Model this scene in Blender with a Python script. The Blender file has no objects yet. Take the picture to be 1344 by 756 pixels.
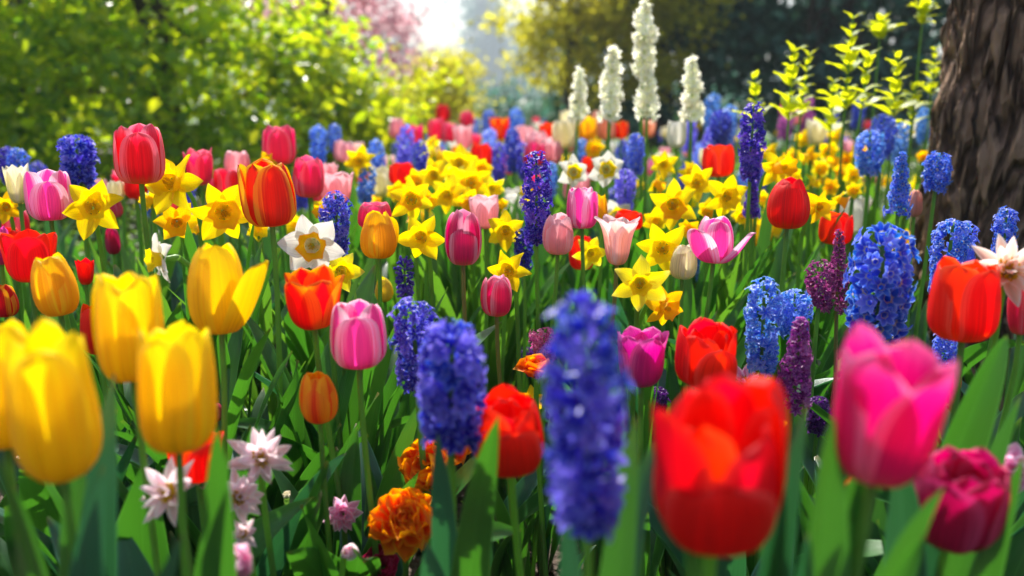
import bpy, math, random
import numpy as np
from mathutils import Vector, Matrix, Quaternion, noise as mnoise

# ------------------------------------------------------------------ camera, world, sun, exposure
scene = bpy.context.scene
C = scene.collection
W0, H0, FPX = 1344.0, 756.0, 1200.0
HORIZON = 130.0
PITCH = math.atan((H0 / 2 - HORIZON) / FPX)
CAMZ = 0.66
cam_d = bpy.data.cameras.new('camera')
cam = bpy.data.objects.new('camera', cam_d); C.objects.link(cam)
cam.location = (0, 0, CAMZ)
cam.rotation_euler = (math.radians(90) - PITCH, 0, 0)
cam_d.sensor_width = 36
cam_d.lens = FPX * 36 / W0
cam_d.clip_start = 0.02; cam_d.clip_end = 2000
cam_d.dof.use_dof = True
cam_d.dof.focus_distance = 1.14
cam_d.dof.aperture_fstop = 3.2
scene.camera = cam

SUN_EL, SUN_AZ = math.radians(50), math.radians(-7)      # azimuth from +Y, negative = left
sund = Vector((math.sin(SUN_AZ) * math.cos(SUN_EL), math.cos(SUN_AZ) * math.cos(SUN_EL), math.sin(SUN_EL)))
world = bpy.data.worlds.new('World'); scene.world = world; world.use_nodes = True
wn = world.node_tree.nodes; wl = world.node_tree.links
sky = wn.new('ShaderNodeTexSky'); sky.sky_type = 'NISHITA'; sky.sun_disc = False
sky.sun_elevation = SUN_EL; sky.sun_rotation = SUN_AZ
sky.air_density = 1.0; sky.dust_density = 3.0
wl.new(sky.outputs[0], wn['Background'].inputs[0]); wn['Background'].inputs[1].default_value = 0.10
sl = bpy.data.lights.new('sun', 'SUN'); sl.energy = 5.0; sl.angle = math.radians(0.5); sl.color = (1, .95, .86)
so = bpy.data.objects.new('sun', sl); C.objects.link(so)
so.rotation_euler = sund.to_track_quat('Z', 'Y').to_euler()
scene.view_settings.view_transform = 'Standard'
scene.view_settings.look = 'None'
scene.view_settings.gamma = 1
scene.view_settings.exposure = 0.9
scene.view_settings.use_curve_mapping = False
cy = scene.cycles
cy.use_denoising = True
cy.max_bounces = 8; cy.diffuse_bounces = 4; cy.glossy_bounces = 2; cy.transmission_bounces = 6
cy.transparent_max_bounces = 8; cy.volume_bounces = 0
cy.caustics_reflective = False; cy.caustics_refractive = False
cy.sample_clamp_indirect = 8

rnd = random.Random(11)
PI = math.pi
CP, SP = math.cos(PITCH), math.sin(PITCH)

def at(px, py, d):
    """world point seen at photo pixel (px, py) at depth d metres"""
    a = (px - W0 / 2) / FPX * d; b = -(py - H0 / 2) / FPX * d
    return Vector((a, d * CP + b * SP, CAMZ - d * SP + b * CP))
def pix(p):
    q = Vector(p) - Vector((0, 0, CAMZ))
    d = q.y * CP - q.z * SP; b = q.y * SP + q.z * CP
    return (W0 / 2 + q.x / d * FPX, H0 / 2 - b / d * FPX, d)

# ------------------------------------------------------------------ mesh helpers
class Geo:
    def __init__(s): s.v = []; s.f = []; s.uv = []; s.m = []; s.n = 0
    def grid(s, P, UV=None, mat=0, closed=False):
        nu, nv = P.shape[:2]
        s.v.append(P.reshape(-1, 3))
        if UV is None:
            U, V = np.meshgrid(np.linspace(0, 1, nu), np.linspace(0, 1, nv), indexing='ij')
            UV = np.stack([U, V], -1)
        UV = UV.reshape(-1, 2)
        for i in range(nu if closed else nu - 1):
            i2 = (i + 1) % nu
            for j in range(nv - 1):
                q = (i * nv + j, i2 * nv + j, i2 * nv + j + 1, i * nv + j + 1)
                s.f.append([k + s.n for k in q]); s.m.append(mat)
                s.uv.extend(UV[k] for k in q)
        s.n += nu * nv
        return s
    def merge(s, g, M=None, mat=None):
        V = np.concatenate(g.v)
        if M is not None:
            A = np.array(M); V = V @ A[:3, :3].T + A[:3, 3]
        s.v.append(V); s.f.extend([[k + s.n for k in q] for q in g.f]); s.uv.extend(g.uv)
        s.m.extend(g.m if mat is None else [mat] * len(g.m)); s.n += len(V)
        return s
    def mesh(s, name, mats):
        me = bpy.data.meshes.new(name)
        V = np.concatenate(s.v)
        me.from_pydata([tuple(x) for x in V.tolist()], [], s.f)
        uvl = me.uv_layers.new(name='UVMap')
        uvl.data.foreach_set('uv', np.array(s.uv, dtype=np.float32).ravel())
        me.polygons.foreach_set('use_smooth', [True] * len(s.f))
        for m in mats: me.materials.append(m)
        if len(mats) > 1: me.polygons.foreach_set('material_index', s.m)
        return me

def obj(name, me, parent=None, M=None):
    o = bpy.data.objects.new(name, me); C.objects.link(o)
    if parent is not None: o.parent = parent
    if M is not None: o.matrix_basis = M
    return o
def empty(name, loc, label, cat, group=None, rz=0):
    o = bpy.data.objects.new(name, None); C.objects.link(o)
    o.empty_display_size = .05
    o.location = loc; o.rotation_euler = (0, 0, rz)
    o['label'] = label; o['category'] = cat
    if group: o['group'] = group
    return o

def bez(p0, p1, p2, p3, n):
    t = np.linspace(0, 1, n)[:, None]
    p0, p1, p2, p3 = (np.array(p, float) for p in (p0, p1, p2, p3))
    return (1-t)**3*p0 + 3*(1-t)**2*t*p1 + 3*(1-t)*t*t*p2 + t**3*p3
def frames(P):
    T = np.gradient(P, axis=0); T /= np.linalg.norm(T, axis=1)[:, None] + 1e-12
    ref = np.array([.13, 1, .07]); ref /= np.linalg.norm(ref)
    A = np.cross(T, ref); A /= np.linalg.norm(A, axis=1)[:, None] + 1e-9
    B = np.cross(T, A)
    return T, A, B
def tube(g, P, R, k=8, mat=0, vary=None):
    T, A, B = frames(P); n = len(P)
    R = np.interp(np.linspace(0, 1, n), np.linspace(0, 1, len(R)), R)
    G = np.zeros((k, n, 3)); UV = np.zeros((k, n, 2))
    for i in range(k):
        a = 2 * PI * i / k
        r = R if vary is None else R * vary(a, np.linspace(0, 1, n))
        G[i] = P + (A * math.cos(a) + B * math.sin(a)) * (r[:, None])
        UV[i, :, 0] = i / k; UV[i, :, 1] = np.linspace(0, 1, n)
    g.grid(G, UV, mat, closed=True)

# ------------------------------------------------------------------ materials
def nodes_new(name):
    m = bpy.data.materials.new(name); m.use_nodes = True
    nt = m.node_tree; nt.nodes.clear()
    out = nt.nodes.new('ShaderNodeOutputMaterial')
    return m, nt, out
def N(nt, t, **kw):
    n = nt.nodes.new(t)
    for k, v in kw.items():
        if hasattr(n, k): setattr(n, k, v)
    return n
def setin(n, **kw):
    for k, v in kw.items(): n.inputs[k.replace('_', ' ')].default_value = v
def mth(nt, op, a, b=None, c=None, clamp=False):
    n = nt.nodes.new('ShaderNodeMath'); n.operation = op; n.use_clamp = clamp
    for i, x in enumerate((a, b, c)):
        if x is None: continue
        if isinstance(x, (int, float)): n.inputs[i].default_value = x
        else: nt.links.new(x, n.inputs[i])
    return n.outputs[0]
def mix(nt, f, a, b, blend='MIX'):
    n = nt.nodes.new('ShaderNodeMix'); n.data_type = 'RGBA'; n.blend_type = blend
    for s, x in ((n.inputs[0], f), (n.inputs[6], a), (n.inputs[7], b)):
        if isinstance(x, (int, float)): s.default_value = x
        elif isinstance(x, tuple): s.default_value = (*x[:3], 1)
        else: nt.links.new(x, s)
    return n.outputs[2]
def sstep(nt, x, lo, hi):
    n = nt.nodes.new('ShaderNodeMapRange'); n.interpolation_type = 'SMOOTHSTEP'
    nt.links.new(x, n.inputs[0]); n.inputs[1].default_value = lo; n.inputs[2].default_value = hi
    return n.outputs[0]
def ramp(nt, x, stops):
    n = nt.nodes.new('ShaderNodeValToRGB'); nt.links.new(x, n.inputs[0])
    el = n.color_ramp.elements
    while len(el) < len(stops): el.new(.5)
    for e, (p, c) in zip(el, stops): e.position = p; e.color = (*c[:3], 1)
    return n.outputs[0]
def hsv(nt, col, h, s, v):
    n = nt.nodes.new('ShaderNodeHueSaturation')
    for k, x in (('Hue', h), ('Saturation', s), ('Value', v)):
        if isinstance(x, (int, float)): n.inputs[k].default_value = x
        else: nt.links.new(x, n.inputs[k])
    if isinstance(col, tuple): n.inputs['Color'].default_value = (*col[:3], 1)
    else: nt.links.new(col, n.inputs['Color'])
    return n.outputs[0]
def leafy(nt, out, col, tcol, trans, rough, spec=.4, bump=None, bstr=.3, bdist=.001, coat=0):
    p = N(nt, 'ShaderNodeBsdfPrincipled'); nt.links.new(col, p.inputs['Base Color'])
    p.inputs['Roughness'].default_value = rough; p.inputs['Specular IOR Level'].default_value = spec
    if coat: p.inputs['Coat Weight'].default_value = coat; p.inputs['Coat Roughness'].default_value = .3
    t = N(nt, 'ShaderNodeBsdfTranslucent'); nt.links.new(tcol, t.inputs[0])
    mx = N(nt, 'ShaderNodeMixShader'); mx.inputs[0].default_value = trans
    nt.links.new(p.outputs[0], mx.inputs[1]); nt.links.new(t.outputs[0], mx.inputs[2])
    if bump is not None:
        b = N(nt, 'ShaderNodeBump'); b.inputs['Strength'].default_value = bstr; b.inputs['Distance'].default_value = bdist
        nt.links.new(bump, b.inputs['Height'])
        nt.links.new(b.outputs[0], p.inputs['Normal'])
    nt.links.new(mx.outputs[0], out.inputs[0])
def streaks(nt, us=26, vs=1.6, detail=3):
    uv = N(nt, 'ShaderNodeUVMap')
    mp = N(nt, 'ShaderNodeMapping'); nt.links.new(uv.outputs[0], mp.inputs[0])
    oi = N(nt, 'ShaderNodeObjectInfo')
    cb = N(nt, 'ShaderNodeCombineXYZ')
    nt.links.new(mth(nt, 'MULTIPLY', oi.outputs['Random'], 37.0), cb.inputs[2])
    nt.links.new(cb.outputs[0], mp.inputs['Location'])
    mp.inputs['Scale'].default_value = (us, vs, 1)
    nz = N(nt, 'ShaderNodeTexNoise'); nz.inputs['Scale'].default_value = 1; nz.inputs['Detail'].default_value = detail
    nt.links.new(mp.outputs[0], nz.inputs['Vector'])
    sp = N(nt, 'ShaderNodeSeparateXYZ'); nt.links.new(uv.outputs[0], sp.inputs[0])
    e = mth(nt, 'ABSOLUTE', mth(nt, 'SUBTRACT', mth(nt, 'MULTIPLY', sp.outputs[0], 2.0), 1.0))
    return nz.outputs[0], e, sp.outputs[1], oi.outputs['Random']

def petal_mat(name, base, body, tip, edge=None, flame=None, e0=.55, f0=.5, trans=.42, rough=.52, var=.05, base_end=.16, streak=.75):
    m, nt, out = nodes_new(name)
    s, e, v, r = streaks(nt, 42, 1.3, 4)
    wob = mth(nt, 'MULTIPLY', mth(nt, 'SUBTRACT', s, .5), streak)
    vv = mth(nt, 'ADD', v, mth(nt, 'MULTIPLY', wob, .3), clamp=True)
    col = ramp(nt, vv, [(0, base), (base_end, tuple(.3*a+.7*b for a, b in zip(base, body))), (.34, body), (.72, body), (1, tip)])
    if edge is not None:
        ee = mth(nt, 'ADD', e, mth(nt, 'ADD', wob, mth(nt, 'MULTIPLY', v, .12)))
        col = mix(nt, sstep(nt, ee, e0 - .04, e0 + .40), col, edge)
    if flame is not None:
        ee = mth(nt, 'ADD', mth(nt, 'ADD', e, wob), mth(nt, 'MULTIPLY', v, .35))
        f = mth(nt, 'MULTIPLY', mth(nt, 'SUBTRACT', 1.0, sstep(nt, ee, f0 - .08, f0 + .34)), sstep(nt, v, .06, .2))
        col = mix(nt, f, col, flame)
    val = mth(nt, 'ADD', 1.0, mth(nt, 'ADD', mth(nt, 'MULTIPLY', mth(nt, 'SUBTRACT', s, .5), .95), mth(nt, 'MULTIPLY', mth(nt, 'SUBTRACT', r, .5), var * 3)))
    hue = mth(nt, 'ADD', .5, mth(nt, 'MULTIPLY', mth(nt, 'SUBTRACT', r, .5), .012))
    col = hsv(nt, col, hue, 1.0, val)
    tc = hsv(nt, col, .5, 1.1, 1.25)
    leafy(nt, out, col, tc, trans, rough, .3, s, .6, .0016)
    return m

def leaf_mat(name, c1, c2, tr, trans=.35, rough=.36, spec=.55, us=34, var=.35, coat=.0):
    m, nt, out = nodes_new(name)
    s, e, v, r = streaks(nt, us, 1.2)
    f = mth(nt, 'ADD', mth(nt, 'MULTIPLY', r, .7), mth(nt, 'MULTIPLY', s, .45), clamp=True)
    col = mix(nt, f, c1, c2)
    col = mix(nt, sstep(nt, e, .9, 1.0), col, tuple(min(1, x * 1.9 + .02) for x in c2))
    # paler base, slightly yellow dry tip
    col = mix(nt, mth(nt, 'MULTIPLY', mth(nt, 'SUBTRACT', 1.0, sstep(nt, v, 0, .15)), .5), col, (.25, .33, .12))
    col = mix(nt, mth(nt, 'MULTIPLY', sstep(nt, v, .965, 1.0), .6), col, (.30, .22, .05))
    col = hsv(nt, col, .5, 1.0, mth(nt, 'ADD', .72, mth(nt, 'MULTIPLY', s, .56)))
    mid = mth(nt, 'MULTIPLY', mth(nt, 'SUBTRACT', 1.0, sstep(nt, e, .0, .07)), .35)
    col = mix(nt, mid, col, tuple(min(1, x * 1.6) for x in c2))
    tc = mix(nt, .75, hsv(nt, col, .47, 1.1, 2.2), tr)
    h = mth(nt, 'ADD', s, mth(nt, 'MULTIPLY', mth(nt, 'SINE', mth(nt, 'MULTIPLY', e, 60.0)), .25))
    leafy(nt, out, col, tc, trans, rough, spec, h, .4, .0009, coat)
    return m

def cloud_mat(name, stops, tstops, trans=.45, rough=.4, spec=.5):
    """foliage of many leaves: each leaf carries its own random value"""
    m, nt, out = nodes_new(name)
    a = N(nt, 'ShaderNodeAttribute'); a.attribute_name = 'rnd'
    col = ramp(nt, a.outputs['Fac'], stops); tc = ramp(nt, a.outputs['Fac'], tstops)
    leafy(nt, out, col, tc, trans, rough, spec)
    return m

def plain_leaf(name, col, tcol, trans=.3, rough=.5, spec=.4, nscale=40):
    m, nt, out = nodes_new(name)
    tx = N(nt, 'ShaderNodeTexCoord'); nz = N(nt, 'ShaderNodeTexNoise'); nz.inputs['Scale'].default_value = nscale
    nt.links.new(tx.outputs['Object'], nz.inputs['Vector'])
    c = mix(nt, nz.outputs[0], tuple(x * .65 for x in col), tuple(min(1, x * 1.4) for x in col))
    t = mix(nt, 0.0, tcol, tcol)
    leafy(nt, out, c, t, trans, rough, spec)
    return m

def floret_mat(name, deep, mid, pale, trans=.42, eye=None):
    m, nt, out = nodes_new(name)
    s, e, v, r = streaks(nt, 5, 1.5)
    col = mix(nt, sstep(nt, v, .25, 1.0), deep, mid)
    col = mix(nt, sstep(nt, e, .45, 1.1), col, pale)
    if eye: col = mix(nt, mth(nt, 'SUBTRACT', 1.0, sstep(nt, v, .02, .2)), col, eye)
    hue = mth(nt, 'ADD', .482, mth(nt, 'MULTIPLY', r, .036))
    col = mix(nt, mth(nt, 'MULTIPLY', sstep(nt, r, .55, 1.0), .45), col, pale)
    col = hsv(nt, col, hue, 1.0, mth(nt, 'ADD', .8, mth(nt, 'MULTIPLY', mth(nt, 'ADD', r, s), .22)))
    leafy(nt, out, col, hsv(nt, col, .5, 1.05, 1.3), trans, .4, .45, s, .3, .0006)
    return m

M = {}
T = M
M['red']     = petal_mat('petal_red', (.8,.35,.03), (.84,.008,.006), (.90,.025,.02), edge=(.92,.10,.08), e0=.8)
M['scarlet'] = petal_mat('petal_scarlet', (.8,.35,.03), (.88,.022,.006), (.92,.06,.02), edge=(.94,.18,.10), e0=.75)
M['rose']    = petal_mat('petal_rose_red', (.75,.55,.2), (.74,.012,.045), (.82,.16,.24), edge=(.88,.28,.38), e0=.5)
M['pink']    = petal_mat('petal_pink_flamed', (.92,.80,.40), (.86,.38,.56), (.92,.60,.74), edge=(.94,.68,.80), flame=(.82,.10,.38), e0=.5, f0=.60)
M['pinkdark']= petal_mat('petal_dark_pink', (.85,.7,.3), (.75,.03,.16), (.85,.35,.5), edge=(.88,.45,.58), e0=.55)
M['hotpink'] = petal_mat('petal_hot_pink', (.8,.5,.2), (.82,.05,.17), (.85,.2,.3), edge=(.88,.25,.35), e0=.6)
M['palepink']= petal_mat('petal_pale_pink', (.88,.75,.45), (.86,.42,.46), (.90,.62,.66), edge=(.9,.6,.65), e0=.5)
M['blush']   = petal_mat('petal_blush', (.9,.60,.20), (.88,.50,.42), (.92,.70,.74), edge=(.93,.74,.78), e0=.45)
M['magenta'] = petal_mat('petal_magenta', (.7,.35,.35), (.76,.010,.21), (.88,.16,.42), edge=(.92,.30,.55), e0=.72)
M['purple']  = petal_mat('petal_purple_pink', (.7,.3,.4), (.60,.025,.30), (.72,.12,.45), edge=(.78,.18,.5), e0=.6)
M['wine']    = petal_mat('petal_wine', (.4,.1,.1), (.50,.008,.075), (.6,.03,.14), edge=(.7,.08,.22), e0=.6)
M['yellow']  = petal_mat('petal_yellow', (.72,.50,.01), (.93,.66,.004), (.95,.78,.010), edge=(.95,.74,.02), e0=.6)
M['gold']    = petal_mat('petal_golden', (.75,.42,.01), (.92,.52,.004), (.94,.62,.006), edge=(.94,.70,.03), e0=.6)
M['flame']   = petal_mat('petal_orange_striped', (.85,.5,.05), (.92,.40,.02), (.93,.50,.03), edge=(.93,.52,.04), flame=(.68,.008,.012), f0=.68, e0=.6)
M['amber']   = petal_mat('petal_amber_red_flame', (.9,.30,.03), (.95,.42,.012), (.96,.50,.015), edge=(.96,.52,.02), flame=(.86,.09,.01), f0=.30, e0=.6)
M['orange']  = petal_mat('petal_orange_red', (.85,.45,.05), (.88,.17,.01), (.9,.30,.02), edge=(.93,.36,.02), flame=(.78,.015,.006), f0=.6, e0=.6)
M['cream']   = petal_mat('petal_cream', (.6,.66,.25), (.84,.78,.48), (.88,.84,.66), edge=(.9,.84,.72), e0=.6)
M['white']   = petal_mat('petal_white', (.65,.70,.4), (.84,.82,.74), (.88,.87,.84), trans=.3)
M['peach']   = petal_mat('petal_peach', (.7,.5,.3), (.74,.36,.24), (.78,.5,.42), edge=(.8,.5,.4), e0=.6)
M['greenyel']= petal_mat('petal_green_yellow', (.4,.5,.05), (.82,.66,.06), (.86,.70,.08))
M['dyellow'] = petal_mat('daffodil_petal_yellow', (.92,.66,.01), (.95,.74,.008), (.95,.80,.03), trans=.4, rough=.5)
M['dgold']   = petal_mat('daffodil_petal_golden', (.9,.5,.01), (.94,.58,.006), (.95,.68,.02), trans=.4, rough=.5)
M['dpale']   = petal_mat('daffodil_petal_lemon', (.92,.76,.03), (.95,.84,.06), (.95,.87,.20), trans=.36, rough=.5)
M['dwhite']  = petal_mat('daffodil_petal_white', (.82,.78,.42), (.86,.86,.80), (.88,.88,.85), trans=.3, rough=.5)
M['trumpet_orange'] = petal_mat('trumpet_orange', (.95,.66,.02), (.96,.56,.012), (.96,.42,.008), trans=.55)
M['trumpet_yellow'] = petal_mat('trumpet_yellow', (.95,.75,.02), (.97,.74,.012), (.97,.70,.010), trans=.55)
M['dblorange'] = petal_mat('petal_double_orange', (.8,.08,.01), (.94,.16,.006), (.96,.33,.012), edge=(.97,.42,.02), e0=.6, trans=.5)
M['dblscarlet'] = petal_mat('petal_double_scarlet', (.8,.1,.01), (.90,.07,.006), (.95,.30,.012), edge=(.95,.36,.02), e0=.7, trans=.5)
M['starpink'] = petal_mat('petal_star_pink', (.92,.75,.45), (.93,.70,.78), (.95,.82,.88), edge=(.96,.88,.92), trans=.5)
M['starrose'] = petal_mat('petal_star_rose', (.85,.3,.5), (.90,.42,.64), (.93,.62,.78), edge=(.95,.74,.86), trans=.5)
M['starpeach'] = petal_mat('petal_star_peach', (.9,.5,.2), (.94,.62,.52), (.95,.80,.76), edge=(.96,.86,.82), trans=.5)
M['stamen'] = plain_leaf('stamen_yellow', (.92,.66,.03), (.9,.6,.03), .3, .7)
M['stamen_dark'] = plain_leaf('stamen_brown', (.45,.14,.02), (.4,.1,.02), .1, .7)
M['leaf'] = leaf_mat('tulip_leaf', (.007,.056,.016), (.040,.155,.028), (.12,.50,.02), trans=.23, coat=.25)
M['leafblue'] = leaf_mat('tulip_leaf_blue_green', (.009,.058,.038), (.040,.145,.088), (.07,.38,.07), trans=.16, coat=.35)
M['strap'] = leaf_mat('strap_leaf', (.009,.066,.016), (.042,.165,.024), (.13,.52,.02), us=16, trans=.25, coat=.25)
M['farleaf'] = leaf_mat('far_leaf', (.018,.095,.016), (.05,.18,.022), (.22,.55,.03), trans=.33)
M['stem'] = plain_leaf('stem_green', (.13,.29,.055), (.3,.55,.08), .35, .45)
M['stembrown'] = plain_leaf('stem_reddish', (.20,.20,.06), (.4,.4,.08), .3, .45)
M['f_violet'] = floret_mat('floret_violet_blue', (.035,.02,.40), (.075,.07,.68), (.34,.38,.92))
M['f_deep'] = floret_mat('floret_deep_violet', (.05,.015,.32), (.085,.035,.55), (.28,.20,.82))
M['f_blue'] = floret_mat('floret_blue', (.022,.065,.56), (.07,.19,.85), (.34,.52,.95), eye=(.7,.6,.3))
M['f_light'] = floret_mat('floret_light_blue', (.06,.18,.68), (.15,.34,.86), (.45,.62,.94))
M['f_purple'] = floret_mat('floret_purple', (.22,.012,.24), (.36,.04,.36), (.60,.22,.55))
M['f_plum'] = floret_mat('floret_plum', (.17,.012,.11), (.32,.03,.22), (.55,.18,.42))
M['f_rose'] = floret_mat('floret_rose', (.42,.03,.20), (.62,.08,.36), (.80,.35,.58))
M['f_white'] = floret_mat('floret_white', (.88,.86,.66), (.93,.92,.84), (.94,.94,.90), eye=(.6,.7,.3), trans=.45)
M['f_dark'] = floret_mat('floret_dark_violet', (.06,.01,.13), (.10,.02,.2), (.2,.07,.35))

# ------------------------------------------------------------------ plant pieces
def cat_interp(xs, n):
    xs = np.array(xs, float); k = len(xs); t = np.linspace(0, k - 1, n); out = np.zeros(n)
    for i, tt in enumerate(t):
        j = min(int(tt), k - 2); f = tt - j
        p0 = xs[max(j-1, 0)]; p1 = xs[j]; p2 = xs[j+1]; p3 = xs[min(j+2, k-1)]
        out[i] = .5*((2*p1)+(-p0+p2)*f+(2*p0-5*p1+4*p2-p3)*f*f+(-p0+3*p1-3*p2+p3)*f**3)
    return out
FORMS = {
 'egg':  ([.16,.62,.92,1.0,.93,.74,.50], [0,.035,.19,.42,.66,.87,1.0]),
 'cup':  ([.16,.66,.95,1.0,.97,.90,.82], [0,.035,.19,.42,.66,.87,1.0]),
 'open': ([.16,.55,.80,.90,.95,1.0,1.04], [0,.04,.20,.42,.65,.85,1.0]),
 'lily': ([.16,.45,.62,.68,.76,.92,1.15], [0,.05,.22,.45,.68,.88,1.0]),
 'bud':  ([.16,.60,.90,1.0,.88,.58,.22], [0,.035,.18,.40,.66,.88,1.0]),
}
def tulip_petal(R, h, form, inner, rg, nu=11, nv=14, flop=0, pointy=.5, ruffle=0):
    rs, zs = FORMS[form]
    r = cat_interp(rs, nv) * R; z = cat_interp(zs, nv) * h
    if inner: r = r * .88; z = z * rg.uniform(.97, 1.05)
    else: z = z * rg.uniform(.92, 1.0)
    v = np.linspace(0, 1, nv)
    lean = rg.uniform(-.05, .09) + flop
    r = r + lean * h * np.clip(v - .25, 0, 1) ** 1.5 * 1.5
    if flop > .2: z = z * (1 - .28 * flop * v)
    sh = np.where(v < .5, .42 + .58 * np.sin(PI/2 * np.minimum(1, v/.5)), 0)
    q = np.clip((v - .5) / .5, 0, 1)
    sh = np.where(v >= .5, np.maximum(0, 1 - q ** (2.9 - pointy)) ** (.5 + .25*pointy), sh)
    sh = np.maximum(sh, .03)
    Wd = R * (.98 if not inner else .9) * rg.uniform(.93, 1.05)
    G = np.zeros((nu, nv, 3)); ph = rg.uniform(0, 6); ph2 = rg.uniform(0, 6)
    for i in range(nu):
        u = -1 + 2 * i / (nu - 1)
        th = np.clip(Wd * sh / np.maximum(r * (1 - .25 * max(flop, 0)), R*.3), 0, 1.12) * u
        rho = r * (1 - .07 * u * u) - .045 * R * math.exp(-(u / .22) ** 2) * v
        rho = rho + .05 * R * u * u * v * v * math.sin(ph) + (.012 + .07*ruffle) * R * np.sin(v * 7 + ph2 + u * 3) * abs(u) * v
        zz = z + (.01 + .05*ruffle) * h * math.sin(u * 5 + ph) * v + (-.03 * h * np.sin(ph + 9*u) * ruffle) * v
        if flop > 0:   # keep a loosened petal from wrapping round
            lat = np.sin(th) * rho; rad = rho - (1 - np.cos(th)) * rho * (1 - .6 * min(1, flop*2) * v)
            G[i, :, 0] = rad; G[i, :, 1] = lat
        else:
            G[i, :, 0] = np.cos(th) * rho; G[i, :, 1] = np.sin(th) * rho
        G[i, :, 2] = zz
    return Geo().grid(G)

def flat_petal(L, Wd, rg, nu=5, nv=9, curl=.15, cup=.15, start=.0, pointy=1.0, twist=0, wave=0):
    """petal growing along +X in the XY plane, +Z the face"""
    v = np.linspace(0, 1, nv); G = np.zeros((nu, nv, 3))
    sh = np.sin(PI * np.clip(v, 0, 1) ** (.8 if pointy > .5 else 1.25)) ** (.75 if pointy > .5 else .5)
    sh = np.where(v < .38, np.maximum(sh, .45 + v), sh)
    sh = sh * (1 - .25 * pointy * v ** 3); sh[-1] = .03
    sh = np.minimum(sh, 1)
    a = curl * v * 2
    x = np.cumsum(np.cos(a)) / nv * L; x -= x[0]; zc = -np.cumsum(np.sin(a)) / nv * L; zc -= zc[0]
    ph = rg.uniform(0, 6)
    for i in range(nu):
        u = -1 + 2 * i / (nu - 1)
        tw = twist * v
        y = u * Wd * .5 * sh; zz = cup * Wd * (u * u) * sh - .1 * Wd * math.exp(-(u/.2)**2) * (1 - v)
        zz = zz + wave * Wd * np.sin(v * 9 + ph + u * 2) * abs(u)
        G[i, :, 0] = start + x; G[i, :, 1] = y * np.cos(tw) - zz * np.sin(tw); G[i, :, 2] = zc + zz * np.cos(tw) + y * np.sin(tw)
    return Geo().grid(G)

def leaf_geo(rg, L=1.0, Wd=.11, th0=.08, th1=.7, fold=.5, nu=5, nv=16, twist=.3, strap=False, wave=.05):
    v = np.linspace(0, 1, nv)
    a = th0 + (th1 - th0) * v ** 1.6
    x = np.cumsum(np.sin(a)); x -= x[0]; z = np.cumsum(np.cos(a)); z -= z[0]
    k = L / (nv - 1); x *= k; z *= k
    if strap: sh = np.minimum(1, .75 + v) * np.clip((1 - v) / .14, 0, 1) ** .6
    else: sh = (.50 + .50 * np.sin(PI/2 * np.clip(v / .42, 0, 1))) * np.where(v > .42, np.clip(1 - ((v - .42) / .58) ** 1.7, 0, 1) ** .85, 1)
    sh[-1] = .02
    G = np.zeros((nu, nv, 3)); ph = rg.uniform(0, 6); side = rg.uniform(-.12, .12)
    for i in range(nu):
        u = -1 + 2 * i / (nu - 1)
        tw = twist * v ** 1.5
        f = fold * (1 - .6 * v)
        y = u * Wd * .5 * sh * (1 - .25*f); h = (abs(u) ** 1.3) * Wd * .5 * sh * f
        h = h + wave * Wd * np.sin(v * 8 + ph + (2 if u > 0 else 0)) * u * u
        yy = y * np.cos(tw) - h * np.sin(tw); hh = h * np.cos(tw) + y * np.sin(tw)
        # leaf face looks inward/up: normal is (-cos a, 0, sin a)
        G[i, :, 0] = x - np.cos(a) * hh; G[i, :, 1] = yy + side * L * v * v; G[i, :, 2] = z + np.sin(a) * hh
    return Geo().grid(G)

LEAVES = {}
rg = random.Random(5)
def leafset(key, n, mats, **kw):
    LEAVES[key] = []
    for i in range(n):
        k = dict(kw); k['th1'] = rg.uniform(*kw['th1']); k['th0'] = rg.uniform(*kw['th0']); k['Wd'] = kw['Wd'] * rg.uniform(.8, 1.25)
        k['twist'] = rg.uniform(-.7, .7); k['fold'] = rg.uniform(.35, .8)
        LEAVES[key].append(leaf_geo(rg, **k).mesh('leaf', [mats[i % len(mats)]]))
leafset('tulip', 20, [M['leaf'], M['leaf'], M['leafblue']], Wd=.170, th0=(.02,.25), th1=(.15,1.45))
leafset('strap', 10, [M['strap']], Wd=.045, th0=(.0,.15), th1=(.1,.7), strap=True, nu=3)
leafset('hyac', 8, [M['strap'], M['leaf']], Wd=.075, th0=(.1,.3), th1=(.3,.9), strap=True, nu=5)

def put_leaves(root, key, n, length, rg, spread=.012, az0=None):
    hx, hy, hd = pix((root.location.x, root.location.y, .3))
    if 495 < hx < 800 and hd < 1.75: length *= .62; n = min(n, 3)
    for i in range(n):
        me = rg.choice(LEAVES[key])
        az = (az0 if az0 is not None else rg.uniform(0, 6.28)) + i * 2.4 + rg.uniform(-.5, .5)
        L = length * rg.uniform(.78, 1.08)
        Mx = Matrix.Translation((math.cos(az) * spread, math.sin(az) * spread, -.004)) @ Matrix.Rotation(az, 4, 'Z') @ Matrix.Diagonal((L, L * rg.uniform(.9, 1.2), L, 1))
        obj('leaf', me, root, Mx)

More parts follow.
